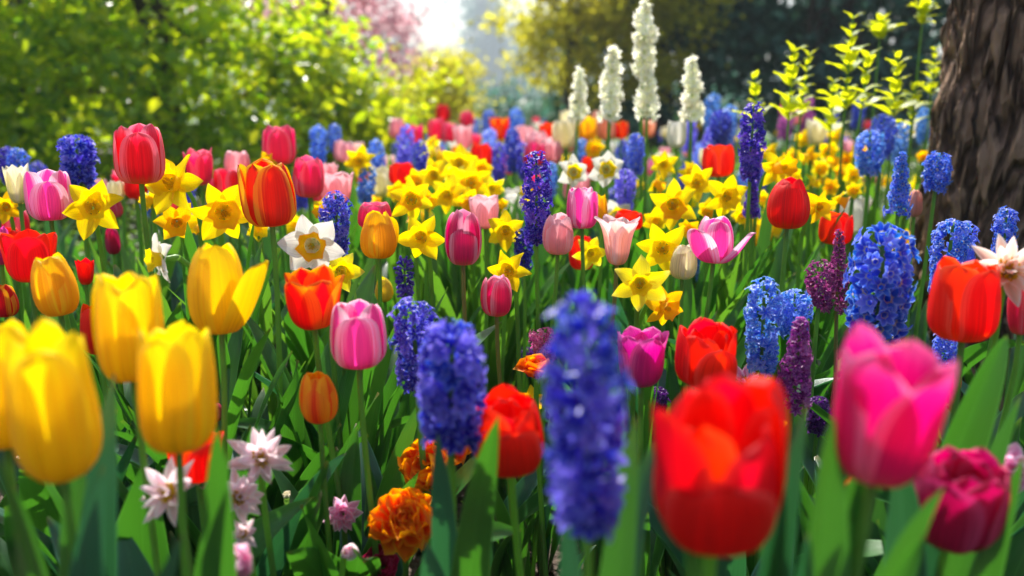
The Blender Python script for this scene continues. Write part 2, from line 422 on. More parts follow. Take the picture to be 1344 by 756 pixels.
def custom_leaf(root, tip, width, rg, bulge=None, mat='leaf', facing=None):
    """broad leaf from the foot of the plant to a given tip in the world"""
    p0 = Vector((rg.uniform(-.01,.01), rg.uniform(-.01,.01), -.004)); p3 = Vector(tip) - Vector(root.location)
    up = p3.z
    b = bulge or 0
    hor = Vector((p3.x, p3.y, 0))
    p1 = p0 + Vector((0, 0, up * .4)) + hor * .02; p2 = p0 + hor * (.45 + b) + Vector((0, 0, up * (.80 + b*.6)))
    n = 22; P = bez(p0, p1, p2, p3, n); v = np.linspace(0, 1, n)
    T_ = np.gradient(P, axis=0); T_ /= np.linalg.norm(T_, axis=1)[:, None]
    f = Vector(facing) if facing else Vector((rg.uniform(-.5, .5), -1, .25))
    f = np.array(f)
    S = np.cross(T_, f); S /= np.linalg.norm(S, axis=1)[:, None]; Nn = np.cross(S, T_)
    sh = (.48 + .52 * np.sin(PI/2 * np.clip(v / .5, 0, 1))) * np.where(v > .5, np.clip(1 - ((v - .5) / .5) ** 1.7, 0, 1) ** .85, 1); sh[-1] = .02
    G = np.zeros((7, n, 3)); ph = rg.uniform(0, 6)
    for i in range(7):
        u = -1 + i / 3
        G[i] = P + S * (u * width * .5 * sh)[:, None] + Nn * ((abs(u) ** 1.4 * width * .22 * sh * (1 - .5 * v)) + .05 * width * np.sin(v * 7 + ph) * u * u)[:, None]
    return obj('leaf', Geo().grid(G).mesh('leaf', [M[mat]]), root)

def stem_mesh(p_end, rg, r0=.0042, r1=.0034, mat='stem', bow=.02, end_dir=(0,0,1), k=8, n=12):
    e = Vector(p_end); L = e.length
    p1 = Vector((rg.uniform(-bow, bow), rg.uniform(-bow, bow), L * .4)); p2 = e - Vector(end_dir) * L * .3
    P = bez((0,0,-.01), p1, p2, e, n)
    g = Geo(); tube(g, P, [r0, (r0+r1)/2, r1], k)
    return g.mesh('stem', [M[mat]])

def head_frame(headpos, root, axis, spin=0):
    z = Vector(axis).normalized(); x = Vector((1, 0, 0)) if abs(z.x) < .95 else Vector((0, 1, 0))
    x = (x - z * x.dot(z)).normalized(); y = z.cross(x)
    q = Matrix((x, y, z)).transposed()
    return Matrix.Translation(Vector(headpos) - Vector(root.location)) @ q.to_4x4() @ Matrix.Rotation(spin, 4, 'Z')

USED = []
def note(label, kind, px, py, d): USED.append((label, kind, px, py, d))

def foot_for(head, rg, lean=.03, foot=None):
    if foot is not None: return Vector((foot[0], foot[1], 0))
    return Vector((head.x + rg.uniform(-lean, lean), head.y + rg.uniform(-lean*.3, lean), 0))

# ---- tulip: centre of bloom at px,py ; width/height in px ; depth
def tulip(px, py, w, h, d, colour, form, label, seed, tilt=(0, 0), flop=None, leaves=4, stem='stem', group='tulips in the flower bed', lf=.86, spin=None, key='tulip', ruffle=0, extra=0, short=None):
    rg = random.Random(seed)
    R = w / FPX * d / 2; hh = h / FPX * d
    ctr = at(px, py, d)
    axis = Vector((tilt[0] + rg.uniform(-.05, .05), tilt[1] + rg.uniform(-.04, .04), 1)).normalized()
    base = ctr - axis * hh * .5
    foot = foot_for(base, rg)
    root = empty('tulip', foot, label, 'tulip', group)
    note(label, 'tulip', px, py, d)
    sp = rg.uniform(0, 6.28) if spin is None else spin
    Mh = head_frame(base, root, axis, sp)
    hi = w > 30
    for k in range(6 + extra):
        inner = k >= 3
        fl = (flop or {}).get(k, 0); shk = (short or {}).get(k, 1)
        kw = dict(nu=11, nv=14) if hi else dict(nu=7, nv=8)
        scale = 1 if k < 6 else .74
        g = tulip_petal(R * scale * (1.03 if shk < 1 else 1), hh * (1 if k < 6 else .92) * shk, form, inner, rg, flop=fl, pointy=rg.uniform(.2, .9), ruffle=ruffle, **kw)
        a = (k % 3) * 2 * PI / 3 + (PI / 3 if inner else 0) + rg.uniform(-.1, .1) + (.5 if k >= 6 else 0) + (1.1 if k >= 9 else 0)
        obj('petal', g.mesh('petal', [M[colour]]), root, Mh @ Matrix.Rotation(a, 4, 'Z'))
    # pistil and stamens, one small centre
    g = Geo(); tube(g, bez((0,0,.0), (0,0,hh*.1), (0,0,hh*.3), (0,0,hh*.42), 5), [R*.12, R*.14, R*.13, R*.2, R*.08], 6)
    for k in range(6):
        a = k * PI / 3; q = R * .28
        tube(g, bez((0,0,0), (q*math.cos(a)*.6, q*math.sin(a)*.6, hh*.1), (q*math.cos(a), q*math.sin(a), hh*.25), (q*math.cos(a), q*math.sin(a), hh*.36), 5), [R*.03, R*.03, R*.06, R*.02], 4)
    obj('stamens', g.mesh('stamens', [M['stamen']]), root, Mh)
    sr = max(.0030, R * .115)
    obj('stem', stem_mesh(base - foot + axis * .001, rg, sr*1.15, sr*.9, stem, end_dir=axis), root)
    put_leaves(root, key, leaves, max(.12, base.z * lf), rg)
    return root

def trumpet_geo(r0, r1, L, rg, n=20, nv=8):
    G = np.zeros((n, nv, 3)); ph = rg.uniform(0, 6); v = np.linspace(0, 1, nv)
    for i in range(n):
        a = 2 * PI * i / n
        r = r0 + (r1 - r0) * (.35 * v + .65 * v ** 4); r = r * (1 + .13 * v ** 3 * math.sin(a * 6 + ph) + .05 * v**3 * math.sin(a * 11 + ph * 2))
        G[i, :, 0] = np.cos(a) * r; G[i, :, 1] = np.sin(a) * r; G[i, :, 2] = v * L + .06 * L * v ** 3 * math.sin(a * 6 + ph + 1.2)
    UV = np.zeros((n, nv, 2)); UV[:, :, 0] = np.linspace(0, 6, n)[:, None] % 1; UV[:, :, 1] = v[None]
    return Geo().grid(G, UV, closed=True)

def face_dir(yaw, pitch):
    """yaw 0 looks at the camera, positive to the photo's right; pitch positive up"""
    return Vector((math.sin(yaw) * math.cos(pitch), -math.cos(yaw) * math.cos(pitch), math.sin(pitch)))

def daffodil(px, py, w, d, colour, cup, label, seed, yaw=0, pitch=.1, cupl=.24, cupr=.18, leaves=6, name='daffodil', group='daffodils in the flower bed', lf=.9):
    rg = random.Random(seed)
    D = w * 1.17 / FPX * d; ctr = at(px, py, d)
    ax = face_dir(yaw + rg.uniform(-.12, .12), pitch + rg.uniform(-.1, .1))
    foot = Vector((ctr.x - ax.x * .03 + rg.uniform(-.02, .02), ctr.y + .035 + rg.uniform(0, .02), 0))
    root = empty(name, foot, label, name.replace('_', ' '), group)
    note(label, 'daffodil', px, py, d)
    Mh = head_frame(ctr, root, ax, rg.uniform(0, 6.28))
    hi = w > 34
    for k in range(6):
        back = k >= 3
        L = D * .5 * rg.uniform(.92, 1.06); g = flat_petal(L, L * (.56 if colour != 'dwhite' else .78) * rg.uniform(.9, 1.1), rg, nu=5 if hi else 3, nv=10 if hi else 6, curl=rg.uniform(-.22, .28), cup=rg.uniform(.1, .3), twist=rg.uniform(-.8, .8), start=D * .02, wave=.06)
        a = (k % 3) * 2 * PI / 3 + (PI / 3 if back else 0) + rg.uniform(-.09, .09)
        obj('petal', g.mesh('petal', [M[colour]]), root, Mh @ Matrix.Translation((0, 0, -.03 * D if back else -.012 * D)) @ Matrix.Rotation(a, 4, 'Z') @ Matrix.Rotation(rg.uniform(-.22, .1), 4, 'Y'))
    t = obj('trumpet', trumpet_geo(D * cupr * .62, D * cupr * 1.15, D * cupl, rg).mesh('trumpet', [M[cup]]), root, Mh)
    g = Geo()
    for k in range(6):
        a = k * PI / 3; q = D * .035
        tube(g, bez((q*.4*math.cos(a), q*.4*math.sin(a), 0), (q*math.cos(a), q*math.sin(a), D*.05), (q*math.cos(a), q*math.sin(a), D*cupl*.5), (q*math.cos(a), q*math.sin(a), D*cupl*.78), 4), [D*.008, D*.008, D*.018], 4)
    obj('stamens', g.mesh('stamens', [M['stamen']]), root, Mh)
    back = ctr - ax * D * .32 - foot
    g = Geo(); q0 = np.array(back); q1 = np.array(ctr - foot)
    tube(g, q0 + (q1 - q0) * np.linspace(0, 1, 6)[:, None], [.0030, .0042, .0030, D * .04, D * cupr * .6], 8)
    obj('flower_tube', g.mesh('flower_tube', [M['stem']]), root)
    P = bez((0, 0, -.01), (0, 0, back.z * .5), Vector(back) + Vector((0, .01, -.0)) - ax * .05 + Vector((0,0,-.03)), back, 14)
    g = Geo(); tube(g, P, [.0038, .0034, .003], 7)
    obj('stem', g.mesh('stem', [M['stem']]), root)
    put_leaves(root, 'strap', leaves, max(.12, ctr.z * lf), rg, spread=.016)
    return root

def floret_geo(rg, petals=6, recurve=1.0, tube_l=.5, closed=False, thick=1.0, nv=5):
    """unit floret, petals about 0.5 long, opening along +Z"""
    g = Geo()
    tube(g, np.array([[0,0,-.62],[0,0,-.3],[0,0,0]]), [.06, .17, .15], 6)
    for k in range(petals):
        a = 2 * PI * k / petals + rg.uniform(-.08, .08)
        v = np.linspace(0, 1, nv); G = np.zeros((3, nv, 3))
        ang = (.35 + recurve * 1.9 * v) if not closed else (.5 - 1.0 * v)
        x = np.cumsum(np.sin(ang)) / nv * .62; z = np.cumsum(np.cos(ang)) / nv * .62; x -= x[0]; z -= z[0]
        sh = np.sin(PI * (.14 + .84 * v)) ** .8 * .145 * thick
        for i, u in enumerate((-1, 0, 1)):
            G[i, :, 0] = .11 + x; G[i, :, 1] = u * sh; G[i, :, 2] = z + (.03 if u else -.01)
        q = Geo().grid(G); g.merge(q, Matrix.Rotation(a, 4, 'Z'))
    return g

def floret_frames(Rs, Hs, n, fs, rg, shape='full', loose=0):
    out = []; ga = 2.39996
    for i in range(n):
        t = (i + .5) / n
        a = i * ga + rg.uniform(-.25, .25)
        if shape == 'full': prof = min(1, .66 + .62 * t) * (1 + .10 * math.sin(t * 17 + a * .5)) * (1 if t < .72 else max(.12, math.sqrt(max(0, 1 - ((t - .72) / .30) ** 2))))
        elif shape == 'cone': prof = (1 - .78 * t ** 1.2)
        else: prof = min(1, .8 + t) * (1 if t < .6 else 1 - .75 * (t - .6) / .4)
        z = t * Hs; s = fs * (1 - .35 * t ** 2) * rg.uniform(.78, 1.22)
        rr = max(.0, (Rs - s * .28) * prof * rg.uniform(.70 - loose, 1.10))
        el = -.3 + 1.0 * t ** 1.6 + rg.uniform(-.5, .5)
        if t > .93: el = 1.1
        dr = Vector((math.cos(a) * math.cos(el), math.sin(a) * math.cos(el), math.sin(el)))
        p = Vector((math.cos(a) * rr, math.sin(a) * rr, z + rg.uniform(-.01, .01) * Hs))
        out.append(Matrix.Translation(p) @ dr.to_track_quat('Z', 'Y').to_matrix().to_4x4() @ Matrix.Rotation(rg.uniform(0, 6), 4, 'Z') @ Matrix.Diagonal((s, s, s, 1)))
    return out
FL = {}
def floret_me(mat, kind, i):
    k = (mat, kind, i)
    if k not in FL:
        r = random.Random(i * 13 + len(kind))
        if kind == 'star': g = floret_geo(r, 6, r.uniform(.35, 1.0), thick=r.uniform(1.0, 1.25))
        elif kind == 'curl': g = floret_geo(r, 6, r.uniform(.7, 1.25), thick=.95)
        elif kind == 'bell': g = floret_geo(r, 5, .35, closed=True, thick=1.3, nv=4)
        else: g = floret_geo(r, 4, .9, thick=1.7, nv=4)
        FL[k] = (g, g.mesh('floret', [M[mat]]))
    return FL[k]

def hyacinth(px, ytop, ybot, w, d, mat, label, seed, n=64, fs=.42, kind='curl', shape='full', split=True, tilt=(0, 0), leaves=5, stem='stem', name='hyacinth', group='hyacinths in the flower bed', loose=0, lf=.75, cat=None, core=True):
    rg = random.Random(seed)
    Rs = w / FPX * d / 2; Hs = (ybot - ytop) / FPX * d / (CP if CP else 1)
    base = at(px, ybot, d)
    axis = Vector((tilt[0] + rg.uniform(-.04, .04), tilt[1], 1)).normalized()
    foot = foot_for(base, rg, .02)
    root = empty(name, foot, label, cat or name.replace('_', ' '), group)
    note(label, name, px, (ytop + ybot) / 2, d)
    Mh = head_frame(base, root, axis)
    s = Rs * 2 * fs * 1.22
    fr = floret_frames(Rs, Hs * .97, n, s, rg, shape, loose)
    ms = [floret_me(mat, kind, i) for i in range(4)]
    if split:
        for F in fr: obj('floret', rg.choice(ms)[1], root, Mh @ F)
    else:
        g = Geo()
        for F in fr: g.merge(rg.choice(ms)[0], F)
        obj('flower_spike', g.mesh('flower_spike', [M[mat]]), root, Mh)
    e = base - foot; top = base + axis * Hs * .95 - foot
    P = np.concatenate([bez((0,0,-.01), (rg.uniform(-.01,.01), 0, e.z*.4), e - axis*e.z*.3, e, 9), np.array([e + (top - e) * t for t in (.25, .5, .75, 1)])])
    g = Geo(); r = max(.003, Rs * .16); tube(g, P, [r, r*.95, r*.8, r*.4], 7)
    obj('stem', g.mesh('stem', [M[stem]]), root)
    if leaves: put_leaves(root, 'hyac', leaves, max(.10, base.z * lf), rg, spread=.014)
    return root

def rosette(px, py, w, d, colour, label, seed, layers=((9,1.0,.55),(8,.82,.95),(7,.6,1.25),(5,.4,1.45)), yaw=0, pitch=.8, centre='stamen', name='double_tulip', cat='double tulip', wide=.75, ruffle=.14, leaves=3, group='double flowers low in the bed', key='tulip', lf=.8, droop=None, cr=.12):
    rg = random.Random(seed)
    D = w / FPX * d; ctr = at(px, py, d); ax = face_dir(yaw, pitch)
    base = ctr - ax * D * .18
    foot = foot_for(base, rg, .02)
    root = empty(name, foot, label, cat, group)
    note(label, name, px, py, d)
    Mh = head_frame(base, root, ax, rg.uniform(0, 6))
    for li, (n, rl, up) in enumerate(layers):
        for k in range(n):
            L = D * .5 * rl * rg.uniform(.88, 1.1) / max(.5, math.cos(min(up, 1.0)) ** .3)
            g = flat_petal(L, L * wide * rg.uniform(.85, 1.15), rg, nu=5, nv=8, curl=rg.uniform(-.45, .1), cup=.35, pointy=.3 if wide > .5 else .8, wave=ruffle, start=D * .02)
            a = k * 2 * PI / n + li * .4 + rg.uniform(-.15, .15)
            obj('petal', g.mesh('petal', [M[colour]]), root, Mh @ Matrix.Translation((0, 0, D * .03 * li)) @ Matrix.Rotation(a, 4, 'Z') @ Matrix.Rotation(-(up - .25) * rg.uniform(.85, 1.12), 4, 'Y'))
    if centre:
        g = Geo()
        for k in range(16):
            a = k * 2.4; q = D * cr * math.sqrt(k / 16)
            tube(g, bez((q*.5*math.cos(a), q*.5*math.sin(a), 0), (q*.7*math.cos(a), q*.7*math.sin(a), D*.05), (q*math.cos(a), q*math.sin(a), D*.10), (q*1.1*math.cos(a), q*1.1*math.sin(a), D*.2), 4), [D*.01, D*.01, D*.026, D*.01], 5)
        obj('flower_centre', g.mesh('flower_centre', [M[centre]]), root, Mh)
    obj('stem', stem_mesh(base - foot, rg, .0034, .003, end_dir=Vector((ax.x*.4, ax.y*.4, 1)).normalized()), root)
    if leaves: put_leaves(root, key, leaves, max(.08, base.z * lf), rg)
    return root
STAR = ((8,1.0,.35),(7,.86,.75),(5,.55,1.2))

# ================================================================== the setting
def soil_material():
    m, nt, out = nodes_new('garden_soil')
    tx = N(nt, 'ShaderNodeTexCoord')
    n1 = N(nt, 'ShaderNodeTexNoise'); n1.inputs['Scale'].default_value = 9; n1.inputs['Detail'].default_value = 8
    n2 = N(nt, 'ShaderNodeTexNoise'); n2.inputs['Scale'].default_value = 70; n2.inputs['Detail'].default_value = 6
    vo = N(nt, 'ShaderNodeTexVoronoi'); vo.inputs['Scale'].default_value = 55
    for q in (n1, n2, vo): nt.links.new(tx.outputs['Object'], q.inputs['Vector'])
    c = ramp(nt, n2.outputs[0], [(.25, (.022, .013, .009)), (.5, (.060, .036, .024)), (.75, (.14, .09, .06))])
    c = mix(nt, mth(nt, 'MULTIPLY', n1.outputs[0], .6), c, (.07, .042, .026))
    p = N(nt, 'ShaderNodeBsdfPrincipled'); nt.links.new(c, p.inputs['Base Color']); p.inputs['Roughness'].default_value = .8
    h = mth(nt, 'ADD', n2.outputs[0], mth(nt, 'MULTIPLY', vo.outputs['Distance'], -.7))
    b = N(nt, 'ShaderNodeBump'); b.inputs['Distance'].default_value = .012; nt.links.new(h, b.inputs['Height'])
    nt.links.new(b.outputs[0], p.inputs['Normal']); nt.links.new(p.outputs[0], out.inputs[0])
    return m
def lawn_material():
    m, nt, out = nodes_new('lawn')
    tx = N(nt, 'ShaderNodeTexCoord'); n1 = N(nt, 'ShaderNodeTexNoise'); n1.inputs['Scale'].default_value = 3; n1.inputs['Detail'].default_value = 10
    nt.links.new(tx.outputs['Object'], n1.inputs['Vector'])
    c = ramp(nt, n1.outputs[0], [(.3, (.025, .07, .015)), (.7, (.07, .15, .03))])
    p = N(nt, 'ShaderNodeBsdfPrincipled'); nt.links.new(c, p.inputs['Base Color']); p.inputs['Roughness'].default_value = .8
    nt.links.new(p.outputs[0], out.inputs[0])
    return m
def soil_z(x, y):
    return .018 * mnoise.noise(Vector((x * 2.2, y * 2.2, 3))) + .014 * mnoise.noise(Vector((x * 9, y * 9, 7))) + .008 * mnoise.noise(Vector((x * 26, y * 26, 1)))
nx, ny = 170, 210
xs = np.concatenate([np.linspace(-7, -1.6, 25), np.linspace(-1.55, 1.75, nx - 50), np.linspace(1.8, 7, 25)])
ys = np.concatenate([np.linspace(-1.5, .55, 12), np.linspace(.58, 3.2, ny - 52), np.linspace(3.25, 13, 40)])
P = np.zeros((len(xs), len(ys), 3))
for i, x in enumerate(xs):
    for j, y in enumerate(ys): P[i, j] = (x, y, soil_z(x, y) - .012)
o = obj('soil', Geo().grid(P).mesh('soil', [soil_material()])); o['kind'] = 'structure'
P = np.zeros((24, 24, 3)); s = np.sign(np.linspace(-1, 1, 24)) * np.abs(np.linspace(-1, 1, 24)) ** 3 * 600
P[:, :, 0] = s[:, None] * .5; P[:, :, 1] = s[None, :] * .55 + 20; P[:, :, 2] = -.07
o = obj('lawn', Geo().grid(P).mesh('lawn', [lawn_material()])); o['kind'] = 'structure'

# clods and bark chips lying on the soil (nobody could count them)
g = Geo(); r = random.Random(3)
for i in range(2600):
    y = r.uniform(.8, 2.9); x = r.uniform(-.75, .75) * y
    s = r.uniform(.003, .011) * (1.8 if r.random() < .08 else 1)
    k = 5; G = np.zeros((k, 4, 3))
    ph = r.uniform(0, 6)
    for a in range(k):
        for j, (rr, zz) in enumerate(((.3, -.6), (1, -.1), (.8, .5), (.05, .8))):
            q = rr * r.uniform(.7, 1.2)
            G[a, j] = (math.cos(a * 2*PI/k + ph) * q * s * 1.3, math.sin(a * 2*PI/k + ph) * q * s, zz * s * .8)
    G += np.array([x, y, soil_z(x, y) - .008])
    g.grid(G, closed=True)
o = obj('soil_clods', g.mesh('soil_clods', [bpy.data.materials['garden_soil']])); o['kind'] = 'stuff'; o['label'] = 'dark crumbs of soil and bark scattered between the flowers'; o['category'] = 'soil crumbs'

# ---- foliage of many separate small leaves
def leaf_cloud(name, lumps, n, size, mats, seed, parent=None, shell=.55, flat=.5, droop=0, aspect=.55, keep=None):
    """n leaves in a set of lumps (x,y,z,rx,ry,rz); every leaf a folded diamond with its own random value"""
    R = np.random.RandomState(seed)
    L = np.array(lumps, float); vol = (L[:, 3] * L[:, 4] * L[:, 5]) ** .75; idx = R.choice(len(L), n, p=vol / vol.sum())
    d = R.normal(size=(n, 3)); d /= np.linalg.norm(d, axis=1)[:, None]
    rad = R.uniform(0, 1, n) ** shell
    # sprays: leaves gather on short twigs
    ntw = max(8, n // 14); td = R.normal(size=(ntw, 3)); td /= np.linalg.norm(td, axis=1)[:, None]
    tl = R.choice(len(L), ntw, p=vol / vol.sum()); tr = R.uniform(.55, 1.12, ntw)
    tc = L[tl, :3] + td * tr[:, None] * L[tl, 3:]
    which = R.randint(0, ntw, n); spray = R.uniform(size=n) < .8
    c = L[idx, :3] + d * rad[:, None] * L[idx, 3:]
    c2 = tc[which] + R.normal(size=(n, 3)) * size * 1.9 * np.array([1, 1, .6])
    c = np.where(spray[:, None], c2, c)
    outd = np.where(spray[:, None], td[which], d)
    nrm = outd * .5 + R.normal(size=(n, 3)) * .55 + np.array([0, 0, flat]); nrm /= np.linalg.norm(nrm, axis=1)[:, None]
    ax = outd + R.normal(size=(n, 3)) * .8 + np.array([0, 0, -droop]); ax -= (ax * nrm).sum(1)[:, None] * nrm; ax /= np.linalg.norm(ax, axis=1)[:, None] + 1e-9
    sd = np.cross(nrm, ax)
    s = size * R.uniform(.6, 1.3, n)[:, None]
    a0 = c - ax * s * .5; a1 = c + ax * s * .5
    l = c + sd * s * aspect * .5 - ax * s * .08 + nrm * s * .12; rr = c - sd * s * aspect * .5 - ax * s * .08 + nrm * s * .12
    m1 = c + ax * s * .22
    lf = c + sd * s * aspect * .34 + ax * s * .25 + nrm * s * .07; rf = c - sd * s * aspect * .34 + ax * s * .25 + nrm * s * .07
    if keep is not None:
        k = keep(c); a0, a1, l, rr, m1, lf, rf = (q[k] for q in (a0, a1, l, rr, m1, lf, rf)); which = which[k]; spray = spray[k]
        n = len(a0)
    V = np.stack([a0, l, lf, a1, rf, rr], 1).reshape(-1, 3)
    me = bpy.data.meshes.new(name)
    me.vertices.add(len(V)); me.vertices.foreach_set('co', V.ravel())
    base = np.arange(n)[:, None] * 6
    F = np.concatenate([base + np.array([0, 1, 2, 3]), base + np.array([0, 3, 4, 5])], 1).reshape(-1)
    me.loops.add(len(F)); me.loops.foreach_set('vertex_index', F)
    me.polygons.add(2 * n); me.polygons.foreach_set('loop_start', np.arange(2 * n) * 4); me.polygons.foreach_set('loop_total', np.full(2 * n, 4))
    tw = R.uniform(size=ntw)
    val = np.clip(np.where(spray, tw[which] * .6 + R.uniform(size=n) * .4, R.uniform(size=n)), 0, 1)
    at_ = me.attributes.new('rnd', 'FLOAT', 'FACE'); at_.data.foreach_set('value', np.repeat(val, 2).astype(np.float32))
    for m in mats: me.materials.append(m)
    me.update(calc_edges=True); me.validate()
    return obj(name, me, parent)

def bark_simple(name, col):
    m, nt, out = nodes_new(name)
    tx = N(nt, 'ShaderNodeTexCoord'); mp = N(nt, 'ShaderNodeMapping'); mp.inputs['Scale'].default_value = (6, 6, 1.5)
    n1 = N(nt, 'ShaderNodeTexNoise'); n1.inputs['Scale'].default_value = 4; n1.inputs['Detail'].default_value = 8
    nt.links.new(tx.outputs['Object'], mp.inputs[0]); nt.links.new(mp.outputs[0], n1.inputs['Vector'])
    c = mix(nt, n1.outputs[0], tuple(x * .5 for x in col), tuple(x * 1.5 for x in col))
    p = N(nt, 'ShaderNodeBsdfPrincipled'); nt.links.new(c, p.inputs['Base Color']); p.inputs['Roughness'].default_value = .9
    b = N(nt, 'ShaderNodeBump'); b.inputs['Distance'].default_value = .03; nt.links.new(n1.outputs[0], b.inputs['Height']); nt.links.new(b.outputs[0], p.inputs['Normal'])
    nt.links.new(p.outputs[0], out.inputs[0]); return m
M['bark'] = bark_simple('bark', (.07, .05, .035))
M['cl_bush'] = cloud_mat('leaves_lime', [(0, (.02, .10, .008)), (.45, (.12, .28, .010)), (1, (.40, .46, .012))], [(0, (.12, .36, .005)), (.4, (.6, .82, .008)), (1, (.97, .95, .01))], .64, .25, .6)
M['cl_bushy'] = cloud_mat('leaves_yellow_lime', [(0, (.10, .24, .010)), (1, (.42, .46, .015))], [(0, (.6, .8, .008)), (1, (.97, .93, .01))], .52, .3, .5)
M['cl_pink'] = cloud_mat('blossom_pink', [(0, (.60, .24, .32)), (.5, (.82, .48, .56)), (1, (.92, .74, .78))], [(0, (.85, .42, .5)), (1, (.97, .75, .8))], .6, .6, .2)
M['cl_gold'] = cloud_mat('leaves_gold', [(0, (.12, .17, .02)), (1, (.46, .40, .03))], [(0, (.55, .6, .03)), (1, (.97, .86, .06))], .68, .5, .3)
M['cl_dark'] = cloud_mat('leaves_dark', [(0, (.010, .032, .020)), (.7, (.028, .085, .040)), (1, (.06,.15,.05))], [(0, (.02, .08, .03)), (1, (.12, .26, .06))], .3, .5, .3)
M['cl_teal'] = cloud_mat('leaves_blue_green', [(0, (.02, .075, .062)), (.6, (.07, .18, .14)), (1, (.17, .34, .27))], [(0, (.03, .18, .12)), (1, (.22, .52, .36))], .45, .4, .5)
M['cl_mid'] = cloud_mat('leaves_mid', [(0, (.02, .07, .015)), (1, (.07, .17, .03))], [(0, (.10, .28, .02)), (1, (.3, .5, .03))], .4, .4, .4)

def woody(name, x, y, lumps, n, size, mat, label, cat, seed, trunk_h, trunk_r, part='crown', group=None, **kw):
    root = empty(name, (x, y, -.05), label, cat, group)
    leaf_cloud(part, [(a, b, c + .05, d, e, f) for a, b, c, d, e, f in lumps], n, size, [M[mat]], seed, root, **kw)
    r = random.Random(seed); g = Geo()
    tube(g, bez((0,0,-.1), (r.uniform(-.1,.1)*trunk_r*4,0,trunk_h*.3), (r.uniform(-.3,.3)*trunk_r*4,0,trunk_h*.7), (0,0,trunk_h), 10), [trunk_r*1.5, trunk_r, trunk_r*.8, trunk_r*.5], 8)
    for a, b, c, d, e, f in lumps[:10]:
        z0 = trunk_h * r.uniform(.25, .95); p = (0, 0, z0)
        tube(g, bez(p, (a*.3, b*.3, z0 + (c-z0)*.5), (a*.7, b*.7, z0 + (c-z0)*.8), (a, b, c + f*.3), 8), [trunk_r*.5, trunk_r*.3, trunk_r*.1], 6)
    obj('trunk' if cat == 'tree' else 'branches', g.mesh('trunk', [M['bark']]), root)
    return root

def lumps_in(r, n, x, y, z, size):
    return [(r.uniform(*x), r.uniform(*y), r.uniform(*z), (s := r.uniform(*size)), s * r.uniform(.8, 1.1), s * r.uniform(.7, 1.0)) for _ in range(n)]
r = random.Random(21)
# big lime shrub upper left, about five metres off
B = [(-2.5,.2,.7,1.0,.8,.8), (-1.4,.1,.75,.9,.8,.8), (-.4,0,.7,.8,.8,.75), (.45,.1,.62,.7,.7,.7), (-2.0,.3,1.7,1.1,.8,.8), (-.9,.2,1.6,.95,.8,.8), (-.12,.1,1.35,.62,.7,.6), (.55,.15,.85,.36,.5,.45), (-1.5,.2,2.3,1.0,.7,.6), (-.5,.1,1.95,.5,.6,.5), (-.3,-.5,.5,.5,.4,.5), (-1.3,-.5,.6,.6,.4,.55), (.5,-.4,.4,.4,.35,.42)]
def holes(c):
    return np.array([mnoise.noise(Vector(p) * 2.6) + .5 * mnoise.noise(Vector(p) * 6) > -.14 for p in c])
woody('shrub', -1.95, 5.4, B, 38000, .078, 'cl_bush', 'large sunlit lime green shrub filling the upper left, behind the flowers', 'shrub', 31, 1.5, .07, 'foliage', shell=.45, keep=holes)
woody('shrub', -1.05, 5.6, [(0,0,.52,.32,.35,.40), (.14,0,.40,.26,.3,.34), (-.25,0,.70,.30,.3,.40), (.20,-.1,.66,.13,.2,.18)], 4500, .07, 'cl_bushy', 'yellow-green rounded shrub at the right end of the big lime shrub', 'shrub', 32, .8, .04, 'foliage', keep=holes)
woody('shrub', -.58, 6.2, [(0,0,.45,.10,.1,.36), (.06,0,.72,.09,.08,.14), (-.08,0,.62,.08,.08,.12)], 420, .05, 'cl_bushy', 'small yellow-leaved sapling before the pink blossom tree', 'shrub', 33, .6, .015, 'foliage')
# trees behind
def gaps(c):
    return np.array([mnoise.noise(Vector(p) * 1.5) + .6 * mnoise.noise(Vector(p) * 4) > -.02 for p in c])
woody('blossom_tree', -1.80, 9.0, [(-.6,0,1.9,.8,.7,.6), (.1,0,2.2,.8,.7,.7), (.45,.1,1.55,.5,.5,.4), (.62,0,1.15,.34,.4,.3), (-.1,.2,1.35,.55,.5,.35), (-.2,.2,3.0,1.0,.8,.6), (.5,0,2.7,.5,.5,.45)], 15000, .07, 'cl_pink', 'tree covered in pink blossom beside the bright gap of sky', 'tree', 34, 2.4, .08, keep=holes)
woody('shrub', -1.02, 11.0, [(0,0,.8,.45,.4,.35), (.3,0,.95,.3,.3,.25), (.2,0,.5,.4,.4,.3)], 2600, .08, 'cl_gold', 'low orange-gold bush right of the pink blossom tree', 'shrub', 35, .8, .03, 'foliage')
woody('tree', .64, 10.9, [(-.35,0,1.5,.45,.5,.35), (.3,0,1.75,.6,.5,.4), (-.1,0,1.05,.45,.4,.28), (.75,0,1.45,.5,.5,.4), (-.42,0,1.9,.28,.3,.22), (.4,0,.85,.45,.3,.25), (.6,.4,2.6,.7,.6,.5), (1.15,-.3,1.75,.5,.4,.5), (1.0,-.3,1.05,.4,.4,.35), (1.5,0,2.2,.5,.4,.4)], 14000, .085, 'cl_gold', 'golden yellow-green leafy tree right of the misty sky gap', 'tree', 36, 2.2, .028, keep=holes)
woody('shrub', .28, 10.2, [(0,0,.25,.42,.4,.22), (.3,0,.2,.3,.3,.18)], 3000, .05, 'cl_mid', 'low bright green mound of shrub at the far end of the bed', 'shrub', 37, .3, .03, 'foliage')
r = random.Random(8)
